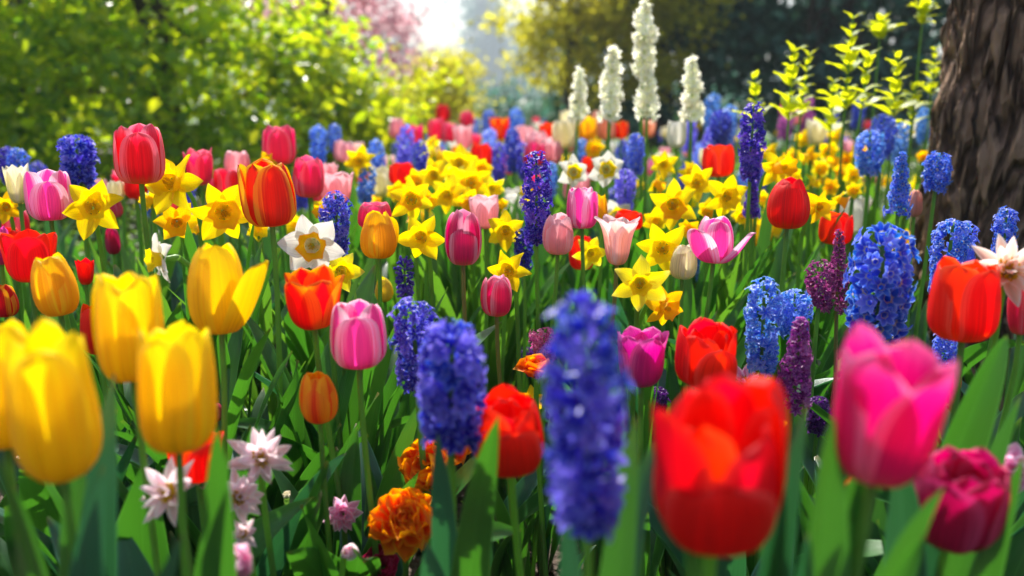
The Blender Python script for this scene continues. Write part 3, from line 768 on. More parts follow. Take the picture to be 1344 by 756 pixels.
DT = [(2.0, 12.6, 5.5, 'cl_mid', 'dark olive tree just right of the golden tree'), (2.5, 13, 6.5, 'cl_teal', 'tall dark evergreen tree behind the white flower spires'), (3.9, 12, 6, 'cl_teal', 'blue-green evergreen tree behind the blurred blue hyacinths'), (5.3, 12.5, 6.5, 'cl_dark', 'very dark tree behind the tall yellow-green shoots'), (6.9, 12, 6, 'cl_teal', 'dark evergreen tree beside the big trunk, at the far right'), (-4.5, 11, 6, 'cl_mid', 'green tree rising behind the big lime shrub'), (-6.6, 10.5, 6, 'cl_dark', 'dark tree behind the left end of the lime shrub')]
for i, (x, y, h, m, lab) in enumerate(DT):
    nl = 30; lp = []
    for k in range(nl):
        t = k / nl; rad = 1.5 * (1 - .55 * t) if h > 5 else 1.2 * (1 - .5 * t)
        a = r.uniform(0, 6.28); q = rad * r.uniform(.3, 1.05)
        lp.append((math.cos(a) * q, math.sin(a) * q, .35 + t * (h - 1), rad * r.uniform(.28, .5), rad * r.uniform(.28, .5), r.uniform(.18, .32)))
    woody('tree', x, y, lp, 9500, .17, m if m != 'cl_mid' or x < 0 else 'cl_dark', lab, 'tree', 50 + i, h * .85, .14, keep=gaps, flat=.5)
FT = [(-8.0, 300, 52.0, 4.2, 'tall misty conifer standing in the bright gap'), (-24, 308, 13, 11, 'low misty tree under the bright sky, left of the conifer'), (8, 292, 20, 12, 'misty tree between the conifer and the golden tree'), (-42.0, 316, 24, 15, 'faint distant tree behind the pink blossom'), (25, 300, 48, 14, 'tall faint tree behind the golden tree')]
for i, (x, y, h, w, lab) in enumerate(FT):
    lp = []
    for k in range(12):
        t = k / 12; rad = w * (1 - .75 * t); a = r.uniform(0, 6.28)
        lp.append((math.cos(a) * rad * .3, math.sin(a) * rad * .3, .5 + t * (h - .8), rad * .7, rad * .7, h / 11))
    woody('tree', x, y, lp, 5000, 2.1, 'cl_teal', lab, 'tree', 70 + i, h * .9, .2, flat=.2)
lp = lumps_in(r, 46, (-150, 160), (-8, 8), (1, 5), (5, 8))
o = leaf_cloud('distant_wood', [(a, b + 300, c, d, e, f) for a, b, c, d, e, f in lp], 26000, 2.4, [M['cl_teal']], 90, flat=.2); o['kind'] = 'stuff'; o['label'] = 'misty far-off wood along the horizon'; o['category'] = 'woods'

hr = woody('hedge', .0, 21, [(x * .62, random.Random(x).uniform(-.1, .1), random.Random(x + 50).uniform(.45, .62), .55, .5, .62) for x in range(-7, 8)], 9000, .11, 'cl_teal', 'dark blue-green hedge closing the bed below the misty gap', 'hedge', 95, .5, .05, 'foliage', flat=.2)

# ---- big trunk at the right
def bark_material():
    m, nt, out = nodes_new('rough_bark')
    tx = N(nt, 'ShaderNodeTexCoord'); mp = N(nt, 'ShaderNodeMapping'); mp.inputs['Scale'].default_value = (1, 1, .32)
    nt.links.new(tx.outputs['Object'], mp.inputs[0])
    n0 = N(nt, 'ShaderNodeTexNoise'); n0.inputs['Scale'].default_value = 7; n0.inputs['Detail'].default_value = 4; nt.links.new(mp.outputs[0], n0.inputs['Vector'])
    v = N(nt, 'ShaderNodeTexVoronoi'); v.feature = 'DISTANCE_TO_EDGE'; v.inputs['Scale'].default_value = 30
    w = mix(nt, .12, mp.outputs[0], n0.outputs['Color']); nt.links.new(w, v.inputs['Vector'])
    n2 = N(nt, 'ShaderNodeTexNoise'); n2.inputs['Scale'].default_value = 60; n2.inputs['Detail'].default_value = 8; nt.links.new(mp.outputs[0], n2.inputs['Vector'])
    h = mth(nt, 'ADD', sstep(nt, v.outputs['Distance'], 0, .28), mth(nt, 'MULTIPLY', n2.outputs[0], .8))
    c = ramp(nt, h, [(.25, (.022, .012, .008)), (.6, (.125, .066, .040)), (.95, (.33, .20, .13))])
    c = mix(nt, mth(nt, 'MULTIPLY', sstep(nt, n0.outputs[0], .56, .75), .25), c, (.12, .10, .055))
    p = N(nt, 'ShaderNodeBsdfPrincipled'); nt.links.new(c, p.inputs['Base Color']); p.inputs['Roughness'].default_value = .85
    b = N(nt, 'ShaderNodeBump'); b.inputs['Distance'].default_value = .022; b.inputs['Strength'].default_value = 1; nt.links.new(h, b.inputs['Height'])
    nt.links.new(b.outputs[0], p.inputs['Normal']); nt.links.new(p.outputs[0], out.inputs[0]); return m
TX, TY = 1.130, 1.84
root = empty('tree', (TX, TY, 0), 'big tree with rough brown bark, its trunk rising at the right edge', 'tree')
nu, nv = 300, 330; v = np.linspace(0, 1, nv) ** 1.35; G = np.zeros((nu, nv, 3)); zz = -.05 + v * 3.4
for i in range(nu):
    a = 2 * PI * i / nu
    for j in range(nv):
        z = zz[j]; r0 = .262 + .12 * math.exp(-z / .30) + .05 * math.exp(-z / .8) - .015 * z
        r0 *= 1 + .05 * math.sin(a * 5 + 1.3) * math.exp(-z / .5) + .03 * math.sin(a * 3 + z)
        ca, sa = math.cos(a), math.sin(a)
        q = Vector((ca * 5.2, sa * 5.2, z * 4.2)); w = mnoise.noise(q * .8) * .7
        q2 = Vector((ca * 4.0 + w, sa * 4.0 + w, z * 2.6 + w))
        q2.z *= .45; rdg = abs(mnoise.noise(q2 * 2.3)); rdg2 = abs(mnoise.noise(q2 * 4.3 + Vector((9, 2, 1))))
        q3 = Vector((ca * 13 + w * 2, sa * 13 + w * 2, z * 3.6)); r0 += .010 * min(1, abs(mnoise.noise(q3)) * 3) + .024 * min(1, rdg * 2.6) + .011 * min(1, rdg2 * 2.4) + .009 * mnoise.noise(q * 4) - .025 + .004 * mnoise.noise(q * 13)
        r0 *= .82; G[i, j] = (ca * r0 - .03 * z, sa * r0, z)
obj('trunk', Geo().grid(G, closed=True).mesh('trunk', [bark_material()]), root)
g = Geo()
for a, zb, ln in ((.2, 2.9, 1.8), (1.9, 3.1, 1.7), (3.6, 3.0, 1.5), (5.0, 3.2, 1.9)):
    tube(g, bez((-.09, 0, zb), (math.cos(a)*.3, math.sin(a)*.3, zb+.5), (math.cos(a)*ln*.6, math.sin(a)*ln*.6, zb+1.2), (math.cos(a)*ln, math.sin(a)*ln, zb+2.0), 12), [.17, .12, .07, .03], 10)
obj('limbs', g.mesh('limbs', [M['bark']]), root)
leaf_cloud('crown', [(.9,.5,5.2,1.3,1.2,.9), (.4,1.2,5.6,1.2,1.2,.9), (1.4,-.3,4.9,1.0,.9,.7), (.3,.1,6.2,1.2,1.1,.8)], 9000, .10, [M['cl_mid']], 77, root)
# ================================================================== the flowers one can tell apart
# near, out of focus
tulip(943,614,172,200,.50,'red','cup','huge out-of-focus red tulip at the bottom, right of the tall blue hyacinth',1,tilt=(.02,-.28),ruffle=.6,leaves=0,spin=-1.75,short={0:.66,1:1.05,3:.9},extra=3,flop={1:.10,5:.08})
tulip(1162,545,148,184,.50,'magenta','open','large blurred magenta-pink tulip in the right foreground',2,leaves=0,spin=-1.2,ruffle=.35,tilt=(.02,-.10),short={3:.95})
tulip(1256,658,118,116,.62,'wine','cup','dark wine-pink double tulip low behind the large magenta tulip',3,tilt=(.05,-.2),ruffle=.5,extra=6,leaves=2)
tulip(70,534,112,196,.55,'yellow','cup','large blurred yellow tulip at the lower left edge, nearest of the yellow tulips',4,leaves=0,spin=-1.2,ruffle=.3)
tulip(2,508,100,160,.62,'yellow','cup','blurred yellow tulip cut off by the left edge of the photo',5,leaves=0)
tulip(232,512,102,162,.62,'yellow','cup','blurred yellow tulip above the pink-white star flowers at lower left',6,leaves=0,spin=-1.7,ruffle=.2)
tulip(167,430,87,142,.72,'yellow','cup','blurred yellow tulip, upper one of the close pair at left',7,leaves=3,spin=-1.6,ruffle=.25)
tulip(286,380,78,117,.87,'yellow','egg','yellow tulip with one loose petal spreading to the right',8,flop={0:.42},spin=-.25,leaves=4)
tulip(72,375,56,80,.97,'gold','egg','golden yellow tulip in front of the red tulip at the left edge',9,leaves=4,tilt=(-.08,0))
tulip(38,337,66,66,1.05,'red','open','wide open red tulip at the left edge behind a golden tulip',10,leaves=3)
tulip(410,394,76,74,.93,'orange','open','open orange-red tulip with yellow-orange petal edges below the white daffodil',11,leaves=5,spin=-2.0,tilt=(0,-.12),ruffle=.2)
tulip(470,440,76,84,.90,'pink','cup','two-tone pink tulip with pale edges, right of the orange-red tulip',12,leaves=5,spin=-1.45,short={0:.9},ruffle=.15)
tulip(418,522,50,66,.90,'amber','egg','small orange tulip with red flames low on its petals, left of centre',13,leaves=3,spin=-1.6,lf=.62)
tulip(668,570,96,96,.74,'red','cup','full red tulip between the two near blue hyacinths',14,tilt=(0,-.25),ruffle=.5,extra=6,leaves=2,spin=-1.4,short={0:.85})
rosette(704,487,60,1.08,'dblscarlet','small scarlet and orange double tulip beside the purple-pink hyacinth head',15,layers=((6,1.0,1.05),(6,.85,1.25),(4,.6,1.4)),pitch=1.1,wide=.9,centre=None,leaves=2)
tulip(842,471,68,72,.97,'purple','open','purple-pink tulip just right of the near blue hyacinth',16,leaves=4,spin=-1.2,ruffle=.35,extra=3)
tulip(928,468,82,78,.92,'red','cup','squat red tulip with folded petals right of the purple-pink tulip',17,leaves=4,spin=-1.3,ruffle=.45,tilt=(0,-.2),extra=3,short={0:.82})
tulip(1265,396,88,102,.86,'scarlet','cup','bright scarlet tulip at the right, against dark leaves under the trunk',18,leaves=4,spin=-1.2,ruffle=.2)
tulip(1035,268,56,64,1.25,'red','egg','upright red tulip in front of yellow daffodils, right of centre',19,leaves=5,spin=-1.9,short={0:.94})
tulip(1097,300,44,42,1.45,'scarlet','cup','small scarlet tulip behind the plum hyacinth spikes',20,leaves=3)
tulip(943,211,42,42,1.75,'scarlet','cup','red tulip beside the tall violet hyacinth spike, top right of centre',21,leaves=3)
tulip(939,316,56,58,1.15,'pink','egg','pink-white tulip with side petals spread like a lily',22,flop={0:.62,2:.55},spin=-.45,leaves=5)
tulip(897,344,36,45,1.22,'cream','egg','small cream white tulip left of the spread pink-white tulip',23,leaves=3)
tulip(811,316,50,64,1.15,'blush','lily','blush pink tulip with flared lips and peach base, centre',24,leaves=5,stem='stembrown',ruffle=.2)
tulip(764,273,41,54,1.3,'pink','cup','small pink tulip with magenta flames, above the blush tulip',25,leaves=4)
tulip(733,308,42,52,1.2,'palepink','egg','plain pale pink tulip right of the tall violet hyacinth',26,leaves=5)
tulip(608,313,48,70,1.12,'pinkdark','egg','dark pink tulip with pale inner petal, left of the violet hyacinth',27,leaves=5,stem='stembrown',spin=-1.57,short={0:.82})
tulip(636,278,42,44,1.4,'palepink','open','pale pink open tulip just above the dark pink one',28,leaves=3)
tulip(652,388,42,54,1.15,'pinkdark','egg','small rosy pink tulip alone above bare soil, centre',29,leaves=3,stem='stembrown')
tulip(497,309,50,60,1.15,'gold','egg','golden tulip with thin loose petals, left of a starry daffodil',30,leaves=5,flop={0:.25})
tulip(504,380,25,32,1.35,'greenyel','bud','small greenish yellow tulip bud behind the two-tone pink tulip',31,leaves=2)
tulip(353,256,72,82,1.08,'flame','cup','red and yellow striped tulip standing high above the white daffodil',32,leaves=5,spin=-1.1,ruffle=.35)
tulip(183,203,64,76,1.15,'rose','cup','tall rose-red tulip against the dark shrub, highest at the left',33,leaves=4,spin=-1.2,short={0:.9})
tulip(64,256,57,66,1.15,'pink','cup','pink tulip with pale tips left of a starry yellow daffodil',34,leaves=4,spin=-1.1,short={0:.85})
tulip(24,242,30,50,1.3,'cream','open','cream tulip with pink flush at the left edge',35,leaves=3)
tulip(366,191,44,50,1.75,'hotpink','cup','hot pink tulip standing alone before the dark foot of the shrub',36,leaves=3)
tulip(405,233,42,52,1.55,'hotpink','cup','hot pink tulip just right of the striped tulip',37,leaves=3)
tulip(440,248,46,44,1.65,'palepink','open','pale salmon pink tulip behind the hot pink tulip',38,leaves=3)
tulip(262,220,38,46,1.65,'hotpink','open','blurred pink tulip right of the tall rose-red tulip',39,leaves=3,ruffle=.3)
tulip(311,213,34,28,1.8,'palepink','cup','small whitish pink tulip against the dark shrub',40,leaves=2)
tulip(298,237,36,32,1.7,'rose','cup','small red-pink tulip under the whitish pink one',41,leaves=2)
tulip(128,432,44,66,1.05,'scarlet','egg','orange-red tulip half hidden behind a near yellow tulip at left',43,leaves=3)
tulip(258,600,74,62,.85,'scarlet','open','red tulip with yellow marks low behind the blurred yellow tulip',44,leaves=2)
tulip(6,395,34,42,1.1,'flame','egg','small orange tulip at the left edge under the red one',45,leaves=3)
tulip(0,322,24,52,1.1,'purple','egg','purple-pink tulip cut off by the left edge',46,leaves=2)
tulip(148,316,20,36,1.5,'wine','egg','dark wine tulip bud behind the leaves, right of the starry daffodil',47,leaves=2)
tulip(492,283,46,34,1.35,'hotpink','cup','rose-pink tulip behind the golden tulip with loose petals',48,leaves=2)
tulip(528,228,36,28,1.9,'red','cup','blurred red tulip before the pair of blue hyacinths',49,leaves=3)
tulip(1201,267,21,35,1.45,'peach','bud','small peach bud beside the foot of the trunk',50,leaves=3)
tulip(1342,400,34,80,.9,'hotpink','egg','pink tulip cut off by the right edge under the pale star flower',51,leaves=2)
tulip(1125,648,40,42,.72,'scarlet','cup','small scarlet tulip under the large magenta tulip',52,leaves=2)
tulip(888,176,26,36,2.1,'white','cup','white tulip under the rightmost white spire',53,leaves=4)
tulip(825,289,38,24,1.5,'red','cup','red tulip peeping between the blush tulip and daffodils',54,leaves=2)
tulip(789,274,18,36,1.42,'gold','cup','narrow yellow tulip right of the pink tulip with magenta flames',55,leaves=2)
rosette(312,742,70,.66,'starrose','soft pink double flower cut by the bottom edge',56,layers=((8,1,.7),(8,.8,1.1),(5,.6,1.3)),leaves=2,name='double_flower',cat='double flower')
rosette(502,742,70,.95,'wine','crimson double flower at the bottom edge under the orange rosette',57,layers=((7,1,.7),(7,.8,1.1)),leaves=1,centre=None,name='double_flower',cat='double flower')
tulip(764,332,34,44,1.5,'red','cup','red tulip behind the stems of the small pink tulips',59,leaves=2)
tulip(282,540,22,26,1.1,'wine','bud','tiny crimson bud between the leaves, right of the yellow tulip',61,leaves=1)
tulip(112,357,22,34,1.2,'red','open','red tulip partly behind the golden tulip at left',62,leaves=2)
tulip(1250,500,24,26,1.3,'scarlet','bud','small red bud in the dark leaves at the right',63,leaves=2)

# daffodils
daffodil(410,322,82,1.04,'dwhite','trumpet_orange','white daffodil with a short golden-orange cup, under the striped tulip',101,yaw=.05,pitch=.05,cupl=.12,cupr=.17,name='daffodil')
daffodil(211,340,64,1.0,'dwhite','trumpet_yellow','white daffodil turned left, half behind a tulip leaf',102,yaw=-.75,pitch=.0,cupl=.2)
daffodil(122,272,78,1.12,'dyellow','trumpet_yellow','starry yellow daffodil right of the pale-tipped pink tulip',103,yaw=.3,pitch=.25)
daffodil(228,242,84,1.2,'dyellow','trumpet_yellow','yellow daffodil just right of the tall rose-red tulip',104,yaw=-.4,pitch=.3)
daffodil(232,292,58,1.25,'dgold','trumpet_orange','golden daffodil under the one beside the rose-red tulip',105,yaw=.2,pitch=-.2)
daffodil(293,278,84,1.15,'dyellow','trumpet_orange','large yellow daffodil with orange trumpet, left of the striped tulip',106,yaw=.35,pitch=-.1)
daffodil(447,356,58,1.12,'dpale','trumpet_yellow','lemon daffodil half behind the white one',107,yaw=.5,pitch=.1)
daffodil(540,262,60,1.35,'dyellow','trumpet_orange','yellow daffodil with bold orange cup above the golden tulip',108,yaw=.2,pitch=.1)
daffodil(553,312,62,1.2,'dyellow','trumpet_yellow','starry yellow daffodil between golden tulip and dark pink tulip',109,yaw=-.1,pitch=.15)
daffodil(570,230,48,1.75,'dyellow','trumpet_yellow','yellow daffodil at the upper left of the centre cluster',110,yaw=-.3)
daffodil(602,214,50,1.8,'dyellow','trumpet_yellow','topmost yellow daffodil of the centre cluster',111,yaw=.1)
daffodil(618,240,56,1.65,'dyellow','trumpet_orange','yellow daffodil with orange cup right in the centre cluster',112,yaw=.1)
daffodil(588,256,52,1.6,'dyellow','trumpet_yellow','lowest yellow daffodil of the centre cluster',113,yaw=-.2,pitch=-.1)
daffodil(645,248,40,1.7,'dpale','trumpet_yellow','lemon daffodil at the right of the centre cluster',114,yaw=.4)
daffodil(664,302,52,1.35,'dyellow','trumpet_yellow','yellow daffodil behind the pale pink tulip, left of the violet hyacinth',115,yaw=-.2)
daffodil(668,356,56,1.2,'dyellow','trumpet_yellow','yellow daffodil above the small rosy pink tulip',116,yaw=-.3,pitch=.2)
daffodil(840,372,74,1.05,'dpale','trumpet_yellow','large pale lemon daffodil, six-pointed, right of centre',117,yaw=-.05,pitch=.1,cupl=.18,cupr=.14)
daffodil(871,402,58,1.08,'dgold','trumpet_orange','orange-gold daffodil behind the large lemon one',118,yaw=.5,pitch=-.1)
daffodil(870,326,70,1.25,'dyellow','trumpet_yellow','yellow daffodil left of the small cream tulip',119,yaw=-.3)
daffodil(883,268,66,1.4,'dyellow','trumpet_orange','yellow daffodil with deep orange cup above the spread pink-white tulip',120,yaw=-.1,pitch=-.1)
daffodil(914,240,50,1.55,'dyellow','trumpet_yellow','yellow daffodil under the left side of the red tulip by the spike',121,yaw=.1)
daffodil(953,258,58,1.45,'dyellow','trumpet_yellow','yellow daffodil right under the red tulip by the spike',122,yaw=.1,pitch=-.1)
daffodil(871,216,38,1.8,'dyellow','trumpet_yellow','small yellow daffodil right of the upright blue hyacinth pair',123)
daffodil(752,226,42,1.7,'dwhite','trumpet_yellow','small white daffodil with yellow cup, left one of two',124)
daffodil(795,222,46,1.7,'dwhite','trumpet_yellow','small white daffodil with yellow cup, right one of two',125)
daffodil(1018,222,52,1.5,'dyellow','trumpet_orange','yellow daffodil with long orange trumpet above the upright red tulip',126,yaw=.3,pitch=.2,cupl=.5)
daffodil(1074,272,46,1.4,'dgold','trumpet_yellow','golden daffodil at the right shoulder of the upright red tulip',127,yaw=.3,pitch=.1)
daffodil(775,332,46,1.4,'dpale','trumpet_yellow','lemon daffodil between the pale pink and the blush tulip',128,yaw=.1)
daffodil(472,211,42,2.0,'dyellow','trumpet_yellow','blurred yellow daffodil before the shrub, left of the blue pair',129)
daffodil(351,213,30,1.7,'dgold','trumpet_orange','small golden daffodil under the hot pink tulip at the shrub',130)
daffodil(8,272,44,1.35,'dgold','trumpet_yellow','golden daffodil at the left edge under the cream tulip',131,yaw=.4)
daffodil(700,268,34,1.7,'dyellow','trumpet_yellow','small yellow daffodil left behind the violet hyacinth',132)
daffodil(1016,556,40,.92,'dgold','trumpet_yellow','small golden daffodil at the foot of the purple hyacinth',133,leaves=2)
daffodil(696,527,40,1.25,'dgold','trumpet_yellow','small golden daffodil below the scarlet and orange double tulip',134,yaw=.2,leaves=2)

# hyacinths and grape hyacinths
hyacinth(772,388,686,106,.52,'f_violet','tall blurred violet-blue hyacinth in the near centre',201,n=54,fs=.40,leaves=0,kind='star',loose=.05)
hyacinth(592,424,578,90,.72,'f_violet','near violet-blue hyacinth with pale top, left of the tallest one',202,n=60,fs=.36,leaves=2,kind='star')
hyacinth(548,390,512,64,.95,'f_violet','blue-violet hyacinth in focus behind the near one, centre left',203,n=84,fs=.27,leaves=4)
hyacinth(532,337,392,25,1.3,'f_deep','small deep violet grape hyacinth above the blue-violet one',204,n=60,fs=.34,leaves=3,kind='bell',name='grape_hyacinth')
hyacinth(704,200,318,42,1.25,'f_deep','tall slim deep violet hyacinth above the pale pink tulip',205,n=98,fs=.27,leaves=4)
hyacinth(688,300,352,26,1.35,'f_deep','short violet hyacinth low behind the tall slim one',206,n=50,fs=.35,leaves=2,split=False)
hyacinth(984,137,236,37,1.45,'f_deep','tall slim violet hyacinth right of a red tulip, upper right',207,n=98,fs=.28,leaves=4)
hyacinth(986,236,284,26,1.5,'f_deep','short violet hyacinth directly under the tall slim one at upper right',208,n=40,fs=.36,leaves=2,split=False,shape='cone')
hyacinth(443,252,332,42,1.3,'f_violet','violet-blue hyacinth right above the white daffodil',209,n=80,fs=.28,leaves=3)
hyacinth(105,180,242,50,1.5,'f_violet','broad violet-blue hyacinth against the dark shrub at left',210,n=64,fs=.30,leaves=3,kind='star')
hyacinth(27,195,240,28,1.7,'f_blue','small blue hyacinth at the far left',211,n=50,fs=.33,leaves=3)
hyacinth(1150,298,446,82,.98,'f_blue','large bright blue hyacinth with star florets at the right',212,n=56,fs=.36,leaves=4,kind='star')
hyacinth(1000,364,486,56,1.05,'f_light','light blue hyacinth, left one of the touching pair',213,n=72,fs=.30,leaves=3)
hyacinth(1040,382,440,46,1.08,'f_light','light blue hyacinth, right and shorter one of the touching pair',214,n=60,fs=.30,leaves=3,split=True)
hyacinth(1098,300,410,34,1.15,'f_plum','slender plum red hyacinth, taller one of two',215,n=96,fs=.24,leaves=2,shape='cone',stem='stembrown')
hyacinth(1074,342,404,44,1.12,'f_plum','bushy plum red hyacinth, shorter one of two',216,n=80,fs=.22,leaves=2,shape='full')
hyacinth(1040,414,532,56,.98,'f_purple','bright purple hyacinth under the light blue pair',217,n=88,fs=.24,leaves=2,shape='cone')
hyacinth(715,430,472,38,1.15,'f_rose','small round purple-pink hyacinth head above a scarlet double tulip',218,n=56,fs=.28,leaves=2)
hyacinth(1240,288,388,56,1.15,'f_blue','blue hyacinth above the bright scarlet tulip',219,n=76,fs=.29,leaves=3)
hyacinth(1262,290,360,30,1.2,'f_blue','narrow blue hyacinth touching the right side of the one above the scarlet tulip',220,n=60,fs=.32,leaves=2,split=False)
hyacinth(1316,273,340,34,1.2,'f_blue','dark blue hyacinth before the trunk at the right edge',221,n=70,fs=.30,leaves=3)
hyacinth(1227,202,250,37,1.45,'f_blue','compact blue grape hyacinth at the left side of the trunk',222,n=70,fs=.27,leaves=3,kind='star',name='grape_hyacinth')
hyacinth(1178,202,282,38,1.4,'f_blue','loose blue grape hyacinth on a dark stem, left of the compact one',223,n=46,fs=.32,leaves=3,shape='cone',name='grape_hyacinth',loose=.3)
hyacinth(1140,172,228,40,1.7,'f_light','light blue hyacinth at the foot of the tall yellow-green shoot',224,n=60,fs=.28,leaves=3)
hyacinth(1156,152,206,36,1.85,'f_blue','blue hyacinth just behind the light blue one near the yellow-green shoot',225,n=60,fs=.28,leaves=3,split=False)
hyacinth(834,176,228,25,1.9,'f_blue','slim mid blue hyacinth, upper one below the tall white spires',226,n=60,fs=.34,leaves=3,split=False)
hyacinth(820,222,276,28,1.8,'f_violet','slim pale violet hyacinth, lower one below the tall white spires',227,n=60,fs=.34,leaves=3,split=False)
hyacinth(1237,428,490,34,1.05,'f_blue','blue hyacinth in shade left under the bright scarlet tulip',228,n=60,fs=.3,leaves=2,split=False)
hyacinth(692,455,492,22,1.5,'f_dark','tiny dark violet grape hyacinth on bare soil in the centre',229,n=36,fs=.36,leaves=2,split=False,name='grape_hyacinth')
hyacinth(1072,520,566,34,1.1,'f_dark','dark violet low flower cluster beside the purple hyacinth stem',230,n=40,fs=.36,leaves=2,split=False)
hyacinth(862,508,540,30,1.2,'f_dark','dark violet low flower cluster under the squat red tulip',231,n=40,fs=.36,leaves=2,split=False)
hyacinth(945,146,192,30,2.3,'f_violet','blurred violet hyacinth above the red tulip by the slim spike',232,n=50,fs=.34,leaves=3,split=False)
# white spires
hyacinth(843,4,98,36,2.1,'f_white','tallest white flower spire, rising to the top of the photo',241,n=50,fs=.42,kind='star',shape='cone2',name='flower_spire',group='white flower spires',leaves=6,loose=.42,cat='flower spire')
hyacinth(849,92,154,31,2.1,'f_white','short white flower spire directly under the tallest one',242,n=26,fs=.46,kind='star',shape='cone2',name='flower_spire',group='white flower spires',leaves=4,loose=.15,cat='flower spire')
hyacinth(800,66,156,38,2.1,'f_white','white flower spire left of the tallest one',243,n=42,fs=.42,kind='star',shape='cone',name='flower_spire',group='white flower spires',leaves=5,loose=.42,cat='flower spire')
hyacinth(758,91,156,29,2.35,'f_white','leftmost and smallest white flower spire',244,n=34,fs=.44,kind='star',shape='cone',name='flower_spire',group='white flower spires',leaves=4,loose=.42,cat='flower spire')
hyacinth(907,77,156,36,2.1,'f_white','rightmost white flower spire, standing apart before dark trees',245,n=40,fs=.42,kind='star',shape='cone',name='flower_spire',group='white flower spires',leaves=5,loose=.42,cat='flower spire')

# orange doubles, star flowers
OR = ((11,1.0,.35),(10,.95,.65),(9,.8,.9),(8,.62,1.1),(6,.42,1.3))
rosette(531,681,108,.90,'dblorange','full orange rosette flower nearest the bottom, left of centre',301,layers=OR,yaw=.15,pitch=.85,ruffle=.3,wide=.62,centre=None,name='double_flower',cat='double flower',leaves=3)
rosette(562,612,100,.98,'dblorange','orange double flower above the full rosette, nodding left',302,layers=((11,1.0,.7),(10,.9,.95),(8,.7,1.2)),yaw=-.6,pitch=.6,ruffle=.3,wide=.58,centre=None,name='double_flower',cat='double flower',leaves=3)
rosette(590,588,74,1.02,'dblorange','smaller orange double flower touching the nodding one, under the hyacinth',303,layers=((8,1.0,.9),(7,.8,1.2)),yaw=.3,pitch=.8,centre=None,name='double_flower',cat='double flower',leaves=2)
rosette(343,600,104,.82,'starpink','pale pink star flower with yellow heart, highest of the lower left group',311,layers=STAR,yaw=.35,pitch=.6,name='star_flower',cat='star flower',wide=.31,ruffle=.03,group='pale pink star flowers',leaves=2)
rosette(315,652,86,.80,'starpink','pale pink star flower directly below the highest one',312,layers=STAR,yaw=.6,pitch=.5,name='star_flower',cat='star flower',wide=.38,ruffle=.03,group='pale pink star flowers',leaves=2)
rosette(216,645,108,.74,'starpink','blurred white-pink star flower behind the yellow tulip stem',313,layers=STAR,yaw=-.3,pitch=.6,name='star_flower',cat='star flower',wide=.31,ruffle=.03,group='pale pink star flowers',leaves=2)
rosette(1326,352,130,.86,'starpeach','pale peach star flower cut off by the right edge',314,layers=STAR,yaw=-.3,pitch=.5,name='star_flower',cat='star flower',wide=.31,ruffle=.03,group='pale pink star flowers',leaves=2)
rosette(978,498,56,1.08,'starrose','small pink star flower under the squat red tulip',315,layers=((9,1,.7),(7,.8,1.0)),yaw=.1,pitch=1.0,name='star_flower',cat='star flower',wide=.34,ruffle=.03,group='pale pink star flowers',leaves=2)
rosette(450,675,60,.95,'starrose','frilly pink flower left of the orange rosette, on a thin stem',316,layers=((9,1,.5),(8,.85,.9),(6,.6,1.2)),yaw=.1,pitch=.4,centre=None,name='frilly_flower',cat='frilly flower',wide=.5,ruffle=.1,leaves=1)
rosette(455,724,40,.85,'starpink','small closed pink and white bud under the frilly pink flower',317,layers=((5,1,1.3),(4,.8,1.4)),yaw=.6,pitch=.4,centre=None,name='flower_bud',cat='flower bud',wide=.8,ruffle=.02,leaves=0)
rosette(376,652,20,.95,'cream','tiny round cream bud on a green stem beside the star flowers',318,layers=((5,1,1.35),(4,.8,1.45)),yaw=.2,pitch=1.2,centre=None,name='flower_bud',cat='flower bud',wide=.9,ruffle=.02,leaves=1)
rosette(1326,618,84,.76,'starrose','frilly rose-pink flower at the right edge, low down',319,layers=((9,1,.6),(8,.85,.9),(6,.6,1.2)),yaw=-.3,pitch=.6,centre=None,name='frilly_flower',cat='frilly flower',wide=.55,ruffle=.12,leaves=2)

rosette(262,618,66,.86,'starpink','small pale pink star flower between the blurred tulip stem and the highest star flower',321,layers=STAR,yaw=.1,pitch=.6,name='star_flower',cat='star flower',wide=.34,ruffle=.03,group='pale pink star flowers',leaves=1)
rosette(318,700,54,.80,'starpink','pale pink star flower low near the bottom edge above the cut-off pink bloom',322,layers=STAR,yaw=-.2,pitch=.6,name='star_flower',cat='star flower',wide=.34,ruffle=.03,group='pale pink star flowers',leaves=1)

